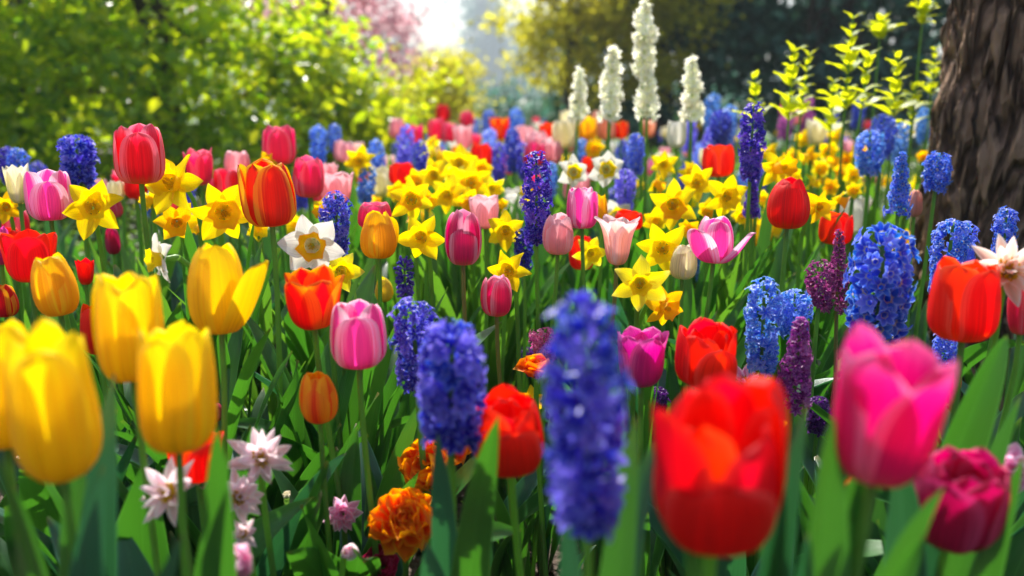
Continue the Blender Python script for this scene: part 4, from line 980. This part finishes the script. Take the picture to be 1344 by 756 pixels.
# ---- tall yellow-green leafy shoots at the upper right
SH = [leaf_geo(random.Random(60 + i), L=1, Wd=.58, th0=.1, th1=random.Random(i).uniform(.3, .9), fold=.35, nu=3, nv=7, twist=.3, wave=.08).mesh('leaf', [m]) for i, m in enumerate([leaf_mat('shoot_leaf', (.14, .28, .010), (.34, .44, .012), (.88, .92, .01), trans=.58, us=8)] * 5)]
def shoot(px, ytop, yb, d, label, seed, lean=.0, big=.055, tuft=False, n=None, w=.03):
    r = random.Random(seed); top = at(px, ytop, d); z0 = at(px, yb, d).z
    foot = Vector((top.x + lean, top.y + .01, 0))
    root = empty('leafy_shoot', foot, label, 'leafy shoot', 'tall yellow-green leafy shoots'); note(label, 'shoot', px, (ytop + yb) / 2, d)
    e = top - foot; P = bez((0,0,-.01), (0, 0, e.z * .35), (e.x * .5 + r.uniform(-.01,.01), e.y, e.z * .7), e, 20)
    g = Geo(); tube(g, P, [.0040, .0032, .0018], 6); obj('stem', g.mesh('stem', [M['stem']]), root)
    n = n or max(6, int((top.z - z0) / .017)); 
    for i in range(n):
        t = (i + .5) / n; z = z0 + (top.z - z0) * t
        j = np.argmin(abs(P[:, 2] - z)); c = Vector(P[j]); c.z = z
        s = big * (1 - .55 * t) * r.uniform(.5, 1.3)
        for k in range(2 if not tuft else 3):
            a = i * 1.57 + k * PI * (1 if not tuft else .67) + r.uniform(-.3, .3)
            obj('leaf', r.choice(SH), root, Matrix.Translation(c) @ Matrix.Rotation(a, 4, 'Z') @ Matrix.Rotation(r.uniform(.6, 1.15) * (1 - .45 * t), 4, 'Y') @ Matrix.Diagonal((s, s, s, 1)))
    return root
shoot(1120, 20, 150, 1.9, 'tallest yellow-green leafy shoot in the middle of the shoots', 1, big=.062)
shoot(1140, 72, 150, 1.95, 'yellow-green shoot with broad leaves, just right of the tallest', 2, big=.058, lean=-.04)
shoot(1042, 64, 165, 1.95, 'yellow-green shoot with wide leaves, second from the left', 3, big=.064)
shoot(1062, 70, 160, 2.1, 'shorter shoot touching the right side of the second one', 4, big=.058, lean=-.03)
shoot(990, 98, 165, 2.05, 'small bent yellow-green shoot, leftmost of the shoots', 5, big=.058, lean=.04)
shoot(1178, 72, 160, 2.0, 'yellow-green shoot halfway between the tallest and the trunk', 6, big=.064)
shoot(1213, 4, 34, 2.15, 'thin pale shoot with a leaf tuft at its top, beside the trunk', 7, big=.06, tuft=True)
shoot(1157, 28, 52, 2.3, 'thin blurred shoot with a leaf tuft, behind the tallest', 8, big=.06, tuft=True)
shoot(1228, 62, 130, 2.3, 'short green shoot against the left edge of the trunk', 9, big=.06)
shoot(1200, 115, 170, 2.2, 'low green shoot left of the trunk', 10, big=.06)
shoot(1095, 105, 180, 2.2, 'low yellow-green shoot between the second and the tallest', 11, big=.066)
# fine foliage lower right and dark ground cover lower left
def cover(lumps, n, size, mat, seed, label):
    o = leaf_cloud('ground_cover', lumps, n, size, [M[mat]], seed, flat=.6, aspect=.5); o['kind'] = 'stuff'; o['label'] = label; o['category'] = 'ground cover'
M['cl_cover'] = cloud_mat('leaves_cover', [(0, (.014, .06, .02)), (1, (.05, .15, .04))], [(0, (.05, .2, .03)), (1, (.2, .42, .05))], .3, .3, .6)
cover([(-.36,1.62,.06,.14,.14,.08), (-.40,1.38,.05,.10,.14,.07), (-.30,1.45,.05,.09,.12,.06), (-.50,1.42,.07,.10,.14,.08), (-.42,1.6,.08,.16,.14,.08), (-.30,1.25,.04,.06,.09,.05)], 2600, .020, 'cl_cover', 5, 'low dark glossy ground cover left of the orange flowers')
cover([(.42,1.40,.14,.13,.16,.14), (.55,1.35,.14,.12,.14,.14), (.35,1.3,.08,.1,.12,.09)], 3400, .013, 'cl_cover', 6, 'fine feathery green foliage under the plum hyacinths')
# wide spread of low leaves filling the bed further back
cover([(x * .5, 2.6 + .5 * j, .10, .34, .34, .13) for j in range(13) for x in range(-3 - j, 4 + j)], 60000, .035, 'cl_mid', 8, 'low green leaves filling the bed between the far flowers')

# ---- leaves seen close up: each belongs to the plant standing at its foot
def nearest_plant(x, y, kinds=('tulip', 'hyacinth', 'double_tulip', 'leafy_plant')):
    return min((o for o in C.objects if o.type == 'EMPTY' and o.name.split('.')[0] in kinds), key=lambda o: (o.location.x - x) ** 2 + (o.location.y - y) ** 2)
def big_leaf(px, py, d, width, bx, seed, mat='leaf', bulge=0, facing=None):
    width *= .9 if px > 1040 else .78
    t = at(px, py, d); f = at(bx, py, d)
    rt = nearest_plant(f.x, f.y); return custom_leaf(rt, t, width, random.Random(seed), bulge, mat, facing)
for i, a in enumerate([
  (1095,548,.50,.040,1130), (1060,528,.55,.036,1010,'leafblue'), (1322,440,.70,.050,1210,'leaf'), (1340,520,.66,.040,1240), (1150,560,.52,.022,1130),
  (1240,640,.52,.036,1180), (1180,600,.6,.04,1120,'leafblue'), (1345,600,.6,.04,1250), (1030,640,.55,.03,960), (835,545,.55,.034,780), (872,560,.58,.036,800,'leafblue'),
  (655,545,.62,.040,700), (575,568,.66,.036,640,'leafblue'), (740,640,.56,.032,770,'leafblue'),
  (150,490,.60,.040,110,'leafblue'), (20,640,.55,.034,80), (135,610,.56,.040,200,'leafblue'), (285,560,.56,.034,220), (300,590,.6,.036,240), (0,600,.5,.03,40), (110,560,.6,.036,80), 
  (240,700,.55,.03,230,'leafblue'), (455,595,.95,.034,300,'leafblue'), (1130,600,.52,.03,1150), (900,700,.5,.03,930), (1000,600,.58,.034,1030), (1215,700,.5,.034,1160,'leaf'), (1060,700,.5,.03,1100,'leafblue'), (560,712,.66,.055,690,'leafblue'), (842,640,.6,.05,760), (470,560,.98,.045,400), (556,520,1.0,.04,480), (1215,560,.62,.04,1270,'leafblue'), (20,700,.5,.03,110)]):
    big_leaf(*a[:5], seed=400 + i, mat=a[5] if len(a) > 5 else 'leaf', bulge=random.Random(i).uniform(-.1, .25))
DROP = set([1000, 1003, 1004, 1006, 1008, 1011, 1016, 1018, 1019, 1021, 1022, 1023, 1024, 1026, 1027, 1029, 1032, 1033, 1034, 1036, 1037, 1038, 1039, 1041, 1042, 1045, 1047, 1048, 1051, 1052, 1053, 1054, 1055, 1056, 1057, 1058, 1059, 1061, 1062, 1064, 1065, 1066, 1067, 1070, 1071, 1072, 1079, 1080, 1082, 1087, 1089, 1090, 1091, 1092, 1093, 1094, 1095, 1096, 1099, 1100, 1102, 1103, 1104, 1105, 1109, 1117, 1119, 1123, 1126, 1128, 1130, 1131, 1133, 1135, 1136, 1137, 1142, 1143, 1145, 2008, 3000, 3002, 3004, 3005, 3007, 3008, 3009, 3010, 3011, 3012, 3013, 3014, 3015, 3016, 3017, 3018, 3019, 3020, 3021, 3022, 3024, 3027, 3028, 3029, 3030, 3031, 3032, 3033, 3034, 3035, 3036, 3037, 3038, 3040, 3041, 3042, 3043, 3044, 3046, 3047, 3048, 3049, 3050, 3051, 3053, 3054, 3055, 3056, 3057, 3059, 3060, 3061, 3062, 3063, 3064, 3065, 3066, 3067, 3068, 3072, 3073, 3074, 3075, 3076, 3077, 3079, 3080, 3082, 3084, 3085, 3086, 3087, 3089, 3090, 3091, 3093, 3094, 3095, 3096, 3097, 3098, 3099, 3100, 3101, 3102, 3103, 3104, 3105, 3106, 3107, 3108, 3109, 3110, 3111, 3112, 3113, 3114, 3115, 3116, 3117, 3118, 3119, 3120, 3122, 3123, 3124, 3125, 3126, 3127, 3128, 3129, 3130, 3131, 3132, 3133, 3134, 3135, 3136, 3138, 3139, 3140, 3143, 3146, 3147, 3148, 3149, 3150, 3151, 3152, 3153, 3154, 3155, 3158, 3159, 3161, 3162, 3164, 3166, 3167, 3169, 3170, 3172, 3173, 3174, 3175, 3176, 3177, 3178, 3180, 3181, 3182, 3183, 3184, 3185, 3187, 3188, 3189, 3190, 3191, 3192, 3193, 3194, 3196, 3197, 3198, 3199, 3200, 3201, 3202, 3203, 3204, 3205, 3206, 3207, 3208, 3209, 3210, 3211, 3212, 3213, 3214, 3215, 3216, 3217, 3218, 3219, 3220, 3221, 3222, 3223, 3224, 3225, 3226, 3227, 3228, 3229, 3230, 3231, 3232, 3233, 3234, 3235, 3236, 3237, 3238, 3239, 3240, 3241, 3242, 3243, 3244, 3245, 3246, 3247, 3248, 3250, 3252, 3254, 3256, 3257, 3259, 3260, 3261, 3262, 3263, 3264, 3265, 3266, 3267, 3268, 3269, 3270, 3271, 3272, 3274, 3276, 3277, 3279, 3280, 3282, 3283, 3284, 3285, 3287, 3288, 3289, 3290, 3291, 3292, 3293, 3294, 3295, 3296, 3297, 3298, 4001, 4010, 4011, 4013, 4020, 4042, 4045, 4048, 4053, 4057, 4059, 4072, 4086, 4092, 4121, 4129, 4133])
# ================================================================== leafy plants without a bloom between the flowers
r = random.Random(77)
LAND = [(183,203,'the tall rose-red tulip'), (64,256,'the pale-tipped pink tulip'), (353,256,'the striped tulip'), (286,380,'the yellow tulip with a loose petal'), (470,440,'the two-tone pink tulip'), (418,522,'the small flamed orange tulip'), (608,313,'the dark pink tulip'), (704,260,'the tall slim violet hyacinth'), (733,308,'the plain pale pink tulip'), (811,316,'the blush tulip'), (939,316,'the spread pink-white tulip'), (1035,268,'the upright red tulip'), (984,185,'the slim violet spike'), (1150,370,'the bright blue hyacinth'), (1265,396,'the bright scarlet tulip'), (1074,380,'the plum hyacinths'), (928,468,'the squat red tulip'), (668,570,'the full red tulip'), (531,681,'the orange rosette'), (945,612,'the huge red tulip'), (1160,536,'the large magenta tulip'), (410,322,'the white daffodil'), (600,235,'the centre daffodil cluster'), (497,309,'the golden tulip'), (758,125,'the leftmost white spire'), (843,60,'the tallest white spire'), (907,120,'the rightmost white spire'), (1120,80,'the tallest leafy shoot'), (1225,180,'the foot of the trunk'), (366,191,'the lone hot pink tulip'), (540,197,'the pair of blurred blue hyacinths'), (652,388,'the small rosy tulip'), (840,372,'the lemon daffodil'), (72,375,'the golden tulip at left'), (105,210,'the broad blue hyacinth at left'), (1178,240,'the loose blue grape hyacinth'), (1227,226,'the compact blue grape hyacinth'), (943,211,'the red tulip by the spike'), (443,290,'the blue hyacinth by the white daffodil'), (640,160,'the misty gap'), (1042,100,'the second leafy shoot'), (1000,425,'the light blue hyacinth pair'), (700,155,'the far green mound'), (795,222,'the two small white daffodils'), (548,450,'the violet hyacinth in focus')]
PEND = []
def pend(root, head, kind): PEND.append((root, pix(head), kind))
def leafy_plant(x, y, h, seed, key='tulip', n=5):
    rr = random.Random(seed)
    if seed in DROP: return
    root = empty('leafy_plant', (x, y, 0), 'x', 'leafy plant', 'leafy plants between the flowers'); root['idx'] = seed
    put_leaves(root, key, n, h, rr, spread=.014)
    pend(root, (x, y, h * .8), 'leafy')
    return root
FILL = []
# rows between the flowers in focus
for i in range(150):
    d = r.uniform(1.0, 2.7); px = r.uniform(-60, 1400)
    p = at(px, 300, d)
    if 470 < px < 900 and d < 1.75 and r.random() < .75: continue
    if 330 < px < 800 and d < 1.9: continue
    if any((p.x - a) ** 2 + (p.y - b) ** 2 < .0055 for a, b in FILL): continue
    if (p.x - TX) ** 2 + (p.y - TY) ** 2 < .34 ** 2: continue
    FILL.append((p.x, p.y))
    leafy_plant(p.x, p.y, r.uniform(.26, .38), 1000 + i, r.choice(['tulip', 'tulip', 'tulip', 'tulip', 'hyac']), r.choice([5, 6, 7]))
for i, (px, py, d, h) in enumerate([(1150,500,.85,.34), (1000,560,.85,.30), (1290,500,.8,.36), (340,470,.95,.36), (250,450,.9,.36), (150,480,.85,.36), (30,450,.8,.36), (70,480,.9,.38), (300,400,1.05,.40), (1330,480,.95,.36), (1200,470,1.0,.36)]):
    p = at(px, py, d); leafy_plant(p.x, p.y, h, 1300 + i)

# ================================================================== the far part of the bed
COLN = {'red':'red','scarlet':'scarlet','rose':'rose-red','pink':'two-tone pink','hotpink':'hot pink','palepink':'pale pink','blush':'blush pink','yellow':'yellow','gold':'golden','orange':'orange-red','flame':'striped orange','cream':'cream','white':'white','purple':'purple-pink','peach':'peach','dyellow':'yellow','dgold':'golden','dpale':'lemon','dwhite':'white','f_violet':'violet-blue','f_blue':'blue','f_light':'light blue','f_deep':'deep violet','f_purple':'purple','f_white':'white','f_rose':'pink'}
TB = {}
def tulip_bloom(col, i):
    if (col, i) not in TB:
        rr = random.Random(i * 7 + len(col)); g = Geo(); form = ['cup', 'egg', 'open', 'cup'][i]
        for k in range(6):
            q = tulip_petal(.5, 1.12, form, k >= 3, rr, nu=5, nv=7)
            g.merge(q, Matrix.Rotation((k % 3) * 2.094 + (1.047 if k >= 3 else 0), 4, 'Z'))
        TB[(col, i)] = g.mesh('bloom', [M[col]])
    return TB[(col, i)]
def daff_bloom(col, cup, i):
    k_ = (col, cup, i)
    if k_ not in TB:
        rr = random.Random(i * 5 + 1); g = Geo()
        for k in range(6):
            q = flat_petal(.5, .32, rr, nu=3, nv=6, curl=rr.uniform(-.45, .5), cup=.2, twist=rr.uniform(-.6, .6))
            g.merge(q, Matrix.Rotation(rr.uniform(-.1,.1), 4, 'Z') @ Matrix.Translation((0, 0, -.03 if k > 2 else 0)) @ Matrix.Rotation((k % 3) * 2.094 + (1.047 if k >= 3 else 0), 4, 'Z'))
        g.merge(trumpet_geo(.11, .21, .3, rr, 12, 5), mat=1)
        TB[k_] = g.mesh('bloom', [M[col], M[cup]])
    return TB[k_]
SB = {}
def spike_mesh(col, i):
    if (col, i) not in SB:
        rr = random.Random(i + 90); g = Geo()
        for F in floret_frames(.5, 2.0, 46, .40, rr, 'full'): g.merge(floret_me(col, 'far', i)[0], F)
        SB[(col, i)] = g.mesh('flower_spike', [M[col]])
    return SB[(col, i)]
UM = {}
def unit_stem(i):
    if i not in UM:
        rr = random.Random(i); g = Geo(); tube(g, bez((0,0,-.02), (rr.uniform(-.05,.05), 0, .4), (0, rr.uniform(-.05,.05), .7), (0, 0, 1), 6), [.011, .009], 5)
        UM[i] = g.mesh('stem', [M['stem']])
    return UM[i]
FOL = {}
def unit_foliage(kind, i):
    if (kind, i) not in FOL:
        rr = random.Random(i * 3 + 2); g = Geo()
        for k in range(7 if kind == 'broad' else 10):
            q = leaf_geo(rr, Wd=.15 if kind == 'broad' else .05, th0=rr.uniform(.03, .2), th1=rr.uniform(.2, .9), nu=3, nv=7, strap=kind != 'broad', twist=rr.uniform(-.5, .5))
            s = rr.uniform(.7, 1.05); g.merge(q, Matrix.Rotation(k * 2.4 + rr.uniform(-.4, .4), 4, 'Z') @ Matrix.Diagonal((s, s, s, 1)))
        FOL[(kind, i)] = g.mesh('foliage', [M['farleaf']])
    return FOL[(kind, i)]
def far_plant(kind, col, x, y, hz, size, seed, foliage=True):
    if seed in DROP: return
    rr = random.Random(seed)
    nm = {'t': 'tulip', 'd': 'daffodil', 'h': 'hyacinth'}[kind]
    root = empty(nm, (x, y, 0), 'x', nm, {'t': 'tulips', 'd': 'daffodils', 'h': 'hyacinths'}[kind] + ' in the far part of the bed')
    root['idx'] = seed
    tilt = Matrix.Rotation(rr.uniform(-.15, .15), 4, 'X') @ Matrix.Rotation(rr.uniform(-.12, .12), 4, 'Y')
    if kind == 't':
        s = size; obj('bloom', tulip_bloom(col, rr.randrange(4)), root, Matrix.Translation((0, 0, hz)) @ tilt @ Matrix.Rotation(rr.uniform(0, 6), 4, 'Z') @ Matrix.Diagonal((s, s, s, 1))); top = hz; c = hz + s * .5
    elif kind == 'd':
        ax = face_dir(rr.uniform(-1.5, 1.5) if rr.random() < .55 else rr.uniform(-.5, .5), rr.uniform(-.45, .5)); s = size
        obj('bloom', daff_bloom(col, rr.choice(['trumpet_yellow', 'trumpet_yellow', 'trumpet_orange']), rr.randrange(9)), root, Matrix.Translation((0, 0, hz)) @ ax.to_track_quat('Z', 'Y').to_matrix().to_4x4() @ Matrix.Rotation(rr.uniform(0, 6), 4, 'Z') @ Matrix.Diagonal((s, s, s, 1))); top = hz - .005; c = hz
    else:
        s = size; obj('flower_spike', spike_mesh(col, rr.randrange(3)), root, Matrix.Translation((0, 0, hz)) @ tilt @ Matrix.Diagonal((s, s, s * rr.uniform(.85, 1.15), 1))); top = hz + s * .6; c = hz + s
    obj('stem', unit_stem(rr.randrange(5)), root, Matrix.Diagonal((.45, .45, top, 1)))
    if foliage: obj('foliage', unit_foliage('broad' if kind == 't' else 'strap', rr.randrange(5)), root, Matrix.Rotation(rr.uniform(0, 6), 4, 'Z') @ Matrix.Diagonal((max(.22, hz * .92),) * 3 + (1,)))
    pend(root, (x, y, c), COLN[col] + ' ' + nm)
    return root
# flowers placed where the photo shows a recognisable one: (kind, colour, px, py, px width, depth)
FARL = [
 ('h','f_blue',440,178,20,2.9),('h','f_light',418,190,24,2.7),('h','f_light',478,240,26,2.0),('h','f_violet',530,198,26,2.4),('h','f_violet',555,206,22,2.3),('h','f_light',497,205,24,2.6),
 ('t','palepink',450,200,26,2.5),('t','red',541,262,36,1.9),('t','palepink',520,170,24,3.4),('t','red',581,150,20,4.2),('t','hotpink',612,158,20,4.4),('t','hotpink',545,178,24,3.4),('t','hotpink',575,172,26,3.6),
 ('t','palepink',608,182,28,3.0),('t','hotpink',590,176,24,3.2),('h','f_violet',655,215,22,2.6),('h','f_violet',674,200,24,2.7),('h','f_violet',690,212,22,2.6),('h','f_blue',640,160,20,4.2),('h','f_light',680,170,22,3.8),('h','f_light',640,188,22,3.3),
 ('t','orange',656,170,26,3.6),('t','scarlet',629,208,32,2.5),('d','dwhite',594,196,34,2.5),('d','dpale',570,200,34,2.6),('d','dyellow',566,186,30,2.9),('d','dyellow',610,205,38,2.3),
 ('t','cream',742,178,34,2.6),('t','cream',755,172,26,2.9),('t','palepink',706,190,30,2.8),('t','scarlet',718,174,20,3.4),('t','palepink',724,200,30,2.6),('t','hotpink',700,205,30,2.5),('t','palepink',690,180,26,3.1),
 ('d','dgold',780,195,40,2.3),('t','gold',772,170,26,2.8),('t','peach',795,170,28,2.9),('t','orange',815,172,20,3.1),('t','peach',850,170,20,3.2),('t','peach',785,160,22,3.3),('h','f_light',760,200,20,2.6),
 ('h','f_violet',905,178,20,2.6),('h','f_light',955,168,26,3.0),('h','f_violet',930,190,24,2.5),('h','f_light',935,150,24,3.6),('t','scarlet',774,228,18,2.2),('t','cream',928,208,22,2.3),('h','f_light',722,236,22,2.2),('h','f_light',706,228,20,2.5),
 ('t','cream',745,160,24,3.5),('d','dyellow',1056,182,34,2.5),('d','dyellow',1085,196,40,2.3),('d','dyellow',1040,206,34,2.2),('d','dgold',1110,210,40,2.2),('d','dyellow',1098,178,34,2.6),('d','dpale',1075,220,36,2.1),('d','dyellow',1128,200,32,2.3),('d','dyellow',1065,240,34,1.9),('d','dgold',1090,245,34,1.9),
 ('t','cream',1070,176,30,2.8),('t','palepink',1045,150,26,3.4),('h','f_purple',1030,160,22,3.3),('h','f_purple',1060,155,22,3.4),('h','f_violet',1090,165,20,3.1),('t','hotpink',1035,146,22,3.7),('d','dwhite',1188,172,42,2.4),('h','f_light',1215,165,22,2.5),('h','f_violet',1125,150,18,3.3),('h','f_light',1180,190,24,2.3),('d','dgold',1212,205,26,2.3),('d','dgold',1105,225,30,2.1),
 ('t','hotpink',700,240,20,2.3),('t','red',770,215,16,2.5),('d','dyellow',535,240,34,2.0),('d','dyellow',690,252,30,2.0),('h','f_violet',1000,238,20,2.1),('d','dyellow',1000,262,34,1.8),('d','dyellow',655,270,34,1.7),('d','dyellow',1120,250,30,1.8),
 ('d','dyellow',548,236,42,1.8),('d','dyellow',632,222,44,1.85),('d','dyellow',575,208,40,2.1),('d','dpale',600,232,44,1.7),('d','dgold',560,262,44,1.55),('d','dyellow',618,262,46,1.6),('d','dyellow',640,268,40,1.6),('d','dyellow',520,250,40,1.8),('d','dyellow',1036,232,44,1.7),('d','dyellow',1100,262,42,1.55),('d','dgold',1064,205,40,2.0),('d','dyellow',1120,228,40,1.9),('d','dpale',1090,215,36,2.2),('d','dyellow',1012,200,38,2.1),('d','dyellow',905,225,38,1.9),('d','dyellow',930,275,40,1.6),('d','dyellow',860,290,44,1.5),('d','dgold',905,300,40,1.45),('d','dyellow',975,282,40,1.6),('d','dyellow',200,262,46,1.45),('d','dgold',262,300,44,1.35),('d','dyellow',860,240,40,1.8),
 ('t','rose',20,298,36,1.5),('t','red',15,320,34,1.4),('t','rose',230,262,28,1.8),('t','cream',150,252,24,1.7),('h','f_deep',8,215,24,2.0),('t','rose',160,240,26,1.9),('t','red',178,246,30,1.7),('t','hotpink',285,250,28,1.8),('t','palepink',130,248,22,2.0),('t','red',325,240,26,1.8),('t','palepink',430,230,26,2.0),('d','dyellow',425,275,44,1.5),('d','dyellow',340,300,44,1.4),('t','hotpink',150,275,22,1.7),('t','wine2',0,0,0,0),
]
n_far = 0
for k, c, px, py, w, d in FARL:
    if not w: continue
    p = at(px, py, d); s = w / FPX * d; n_far += 1
    hz = p.z - (s * .5 if k == 't' else (s * 1.0 if k == 'h' else 0))
    far_plant(k, c, p.x, p.y, hz, s, 2000 + n_far)
# the rest, spread over the ground in drifts of colour
r = random.Random(15)
TC = ['red', 'rose', 'palepink', 'cream', 'hotpink', 'palepink', 'palepink', 'cream', 'yellow', 'orange', 'blush', 'blush', 'hotpink', 'white', 'pink', 'peach']
pts = []
tries = 0
while len(pts) < 300 and tries < 9000:
    tries += 1
    y = 2.5 + 7.2 * r.random() ** 1.25
    x = r.uniform(-.56, .60) * y
    px, py, dd = pix((x, y, .42))
    if px < 330 + (100 if y > 4.5 else 0) and y > 2.9: continue
    if px > 1250: continue
    if px < 520 and y > 4.4: continue
    if any((x - a) ** 2 + (y - b) ** 2 < (.075 + .014 * y) ** 2 for a, b in pts): continue
    if (x - TX) ** 2 + (y - TY) ** 2 < .5 ** 2: continue
    pts.append((x, y))
for i, (x, y) in enumerate(pts):
    px = pix((x, y, .4))[0]
    v = mnoise.noise(Vector((x * .9, y * .6, 4))) + r.uniform(-.28, .28)
    if px > 980: k = 'd' if v > -.25 else ('h' if r.random() < .6 else 't')
    elif px < 560: k = 't' if v > 0 else ('h' if r.random() < .55 else 'd')
    else: k = 'd' if v > .17 else ('h' if v < -.12 else 't')
    c = {'t': r.choice(TC), 'd': r.choice(['dyellow', 'dyellow', 'dyellow', 'dgold', 'dpale', 'dwhite']), 'h': r.choice(['f_violet', 'f_violet', 'f_light', 'f_blue', 'f_violet', 'f_light'])}[k]
    hz = r.uniform(.33, .43); s = {'t': r.uniform(.055, .075), 'd': r.uniform(.075, .095), 'h': r.uniform(.05, .065)}[k]
    if k == 'h': hz -= .05
    far_plant(k, c, x, y, hz, s, 3000 + i, foliage=True)

r = random.Random(99); more = []
for i in range(160):
    y = 1.75 + 3.4 * r.random() ** .9; px = r.uniform(380, 1235); x = (px - W0 / 2) / FPX * y
    if px < 520 and y > 3: continue
    if any((x - a) ** 2 + (y - b) ** 2 < (.06 + .016 * y) ** 2 for a, b in pts + more): continue
    more.append((x, y))
    k = r.choice('ddtth' if px > 700 else 'dtthd'); c = {'t': r.choice(['palepink', 'cream', 'hotpink', 'blush', 'yellow', 'white', 'pink']), 'd': r.choice(['dyellow', 'dyellow', 'dgold', 'dpale', 'dwhite']), 'h': r.choice(['f_light', 'f_violet', 'f_light'])}[k]
    far_plant(k, c, x, y, r.uniform(.34, .44) - (.05 if k == 'h' else 0), {'t': .06, 'd': .085, 'h': .05}[k] * r.uniform(.9, 1.1), 4000 + i)

# one label each: what it is, and where it stands next to something one can find
def place_words(px, py, used):
    out = []
    for a, b, n in LAND:
        dx, dy = px - a, py - b; dist = math.hypot(dx, dy * 1.2)
        if abs(dx) > 1.7 * abs(dy): w = 'left of' if dx < 0 else 'right of'
        elif abs(dy) > 1.7 * abs(dx): w = 'above' if dy < 0 else 'below'
        else: w = ('above left of' if dx < 0 else 'above right of') if dy < 0 else ('below left of' if dx < 0 else 'below right of')
        out.append((dist, w, n))
    out.sort(); return out
TAKEN = {}
for root, (px, py, d), kind in sorted(PEND, key=lambda q: q[1][2]):
    size = ('blurred ' if d > 2.2 else '') + ('tiny ' if d > 5 else 'small ' if d > 3 else '')
    if kind == 'leafy': size = ''; kind = 'leafy clump without bloom'
    for dist, w, n in place_words(px, py, TAKEN)[:12]:
        lab = f'{size}{kind} {w} {n}'
        if lab not in TAKEN: break
    TAKEN[lab] = 1
    root['label'] = lab

# ---- thin air: pale haze that swallows the far trees
me = bpy.data.meshes.new('haze'); x0, x1, y0, y1, z0, z1 = -330, 330, -330, 370, -1.2, 62
me.from_pydata([(x0,y0,z0),(x1,y0,z0),(x1,y1,z0),(x0,y1,z0),(x0,y0,z1),(x1,y0,z1),(x1,y1,z1),(x0,y1,z1)], [], [(0,3,2,1),(4,5,6,7),(0,1,5,4),(1,2,6,5),(2,3,7,6),(3,0,4,7)])
hm = bpy.data.materials.new('haze'); hm.use_nodes = True; nt = hm.node_tree; nt.nodes.clear()
out = nt.nodes.new('ShaderNodeOutputMaterial'); pv = nt.nodes.new('ShaderNodeVolumePrincipled')
pv.inputs['Color'].default_value = (.78, .90, 1, 1); pv.inputs['Density'].default_value = .0019; pv.inputs['Anisotropy'].default_value = .2
nt.links.new(pv.outputs[0], out.inputs['Volume']); me.materials.append(hm)
hz_o = obj('haze', me); hz_o['kind'] = 'stuff'; hz_o['label'] = 'pale morning haze in the air'; hz_o['category'] = 'haze'
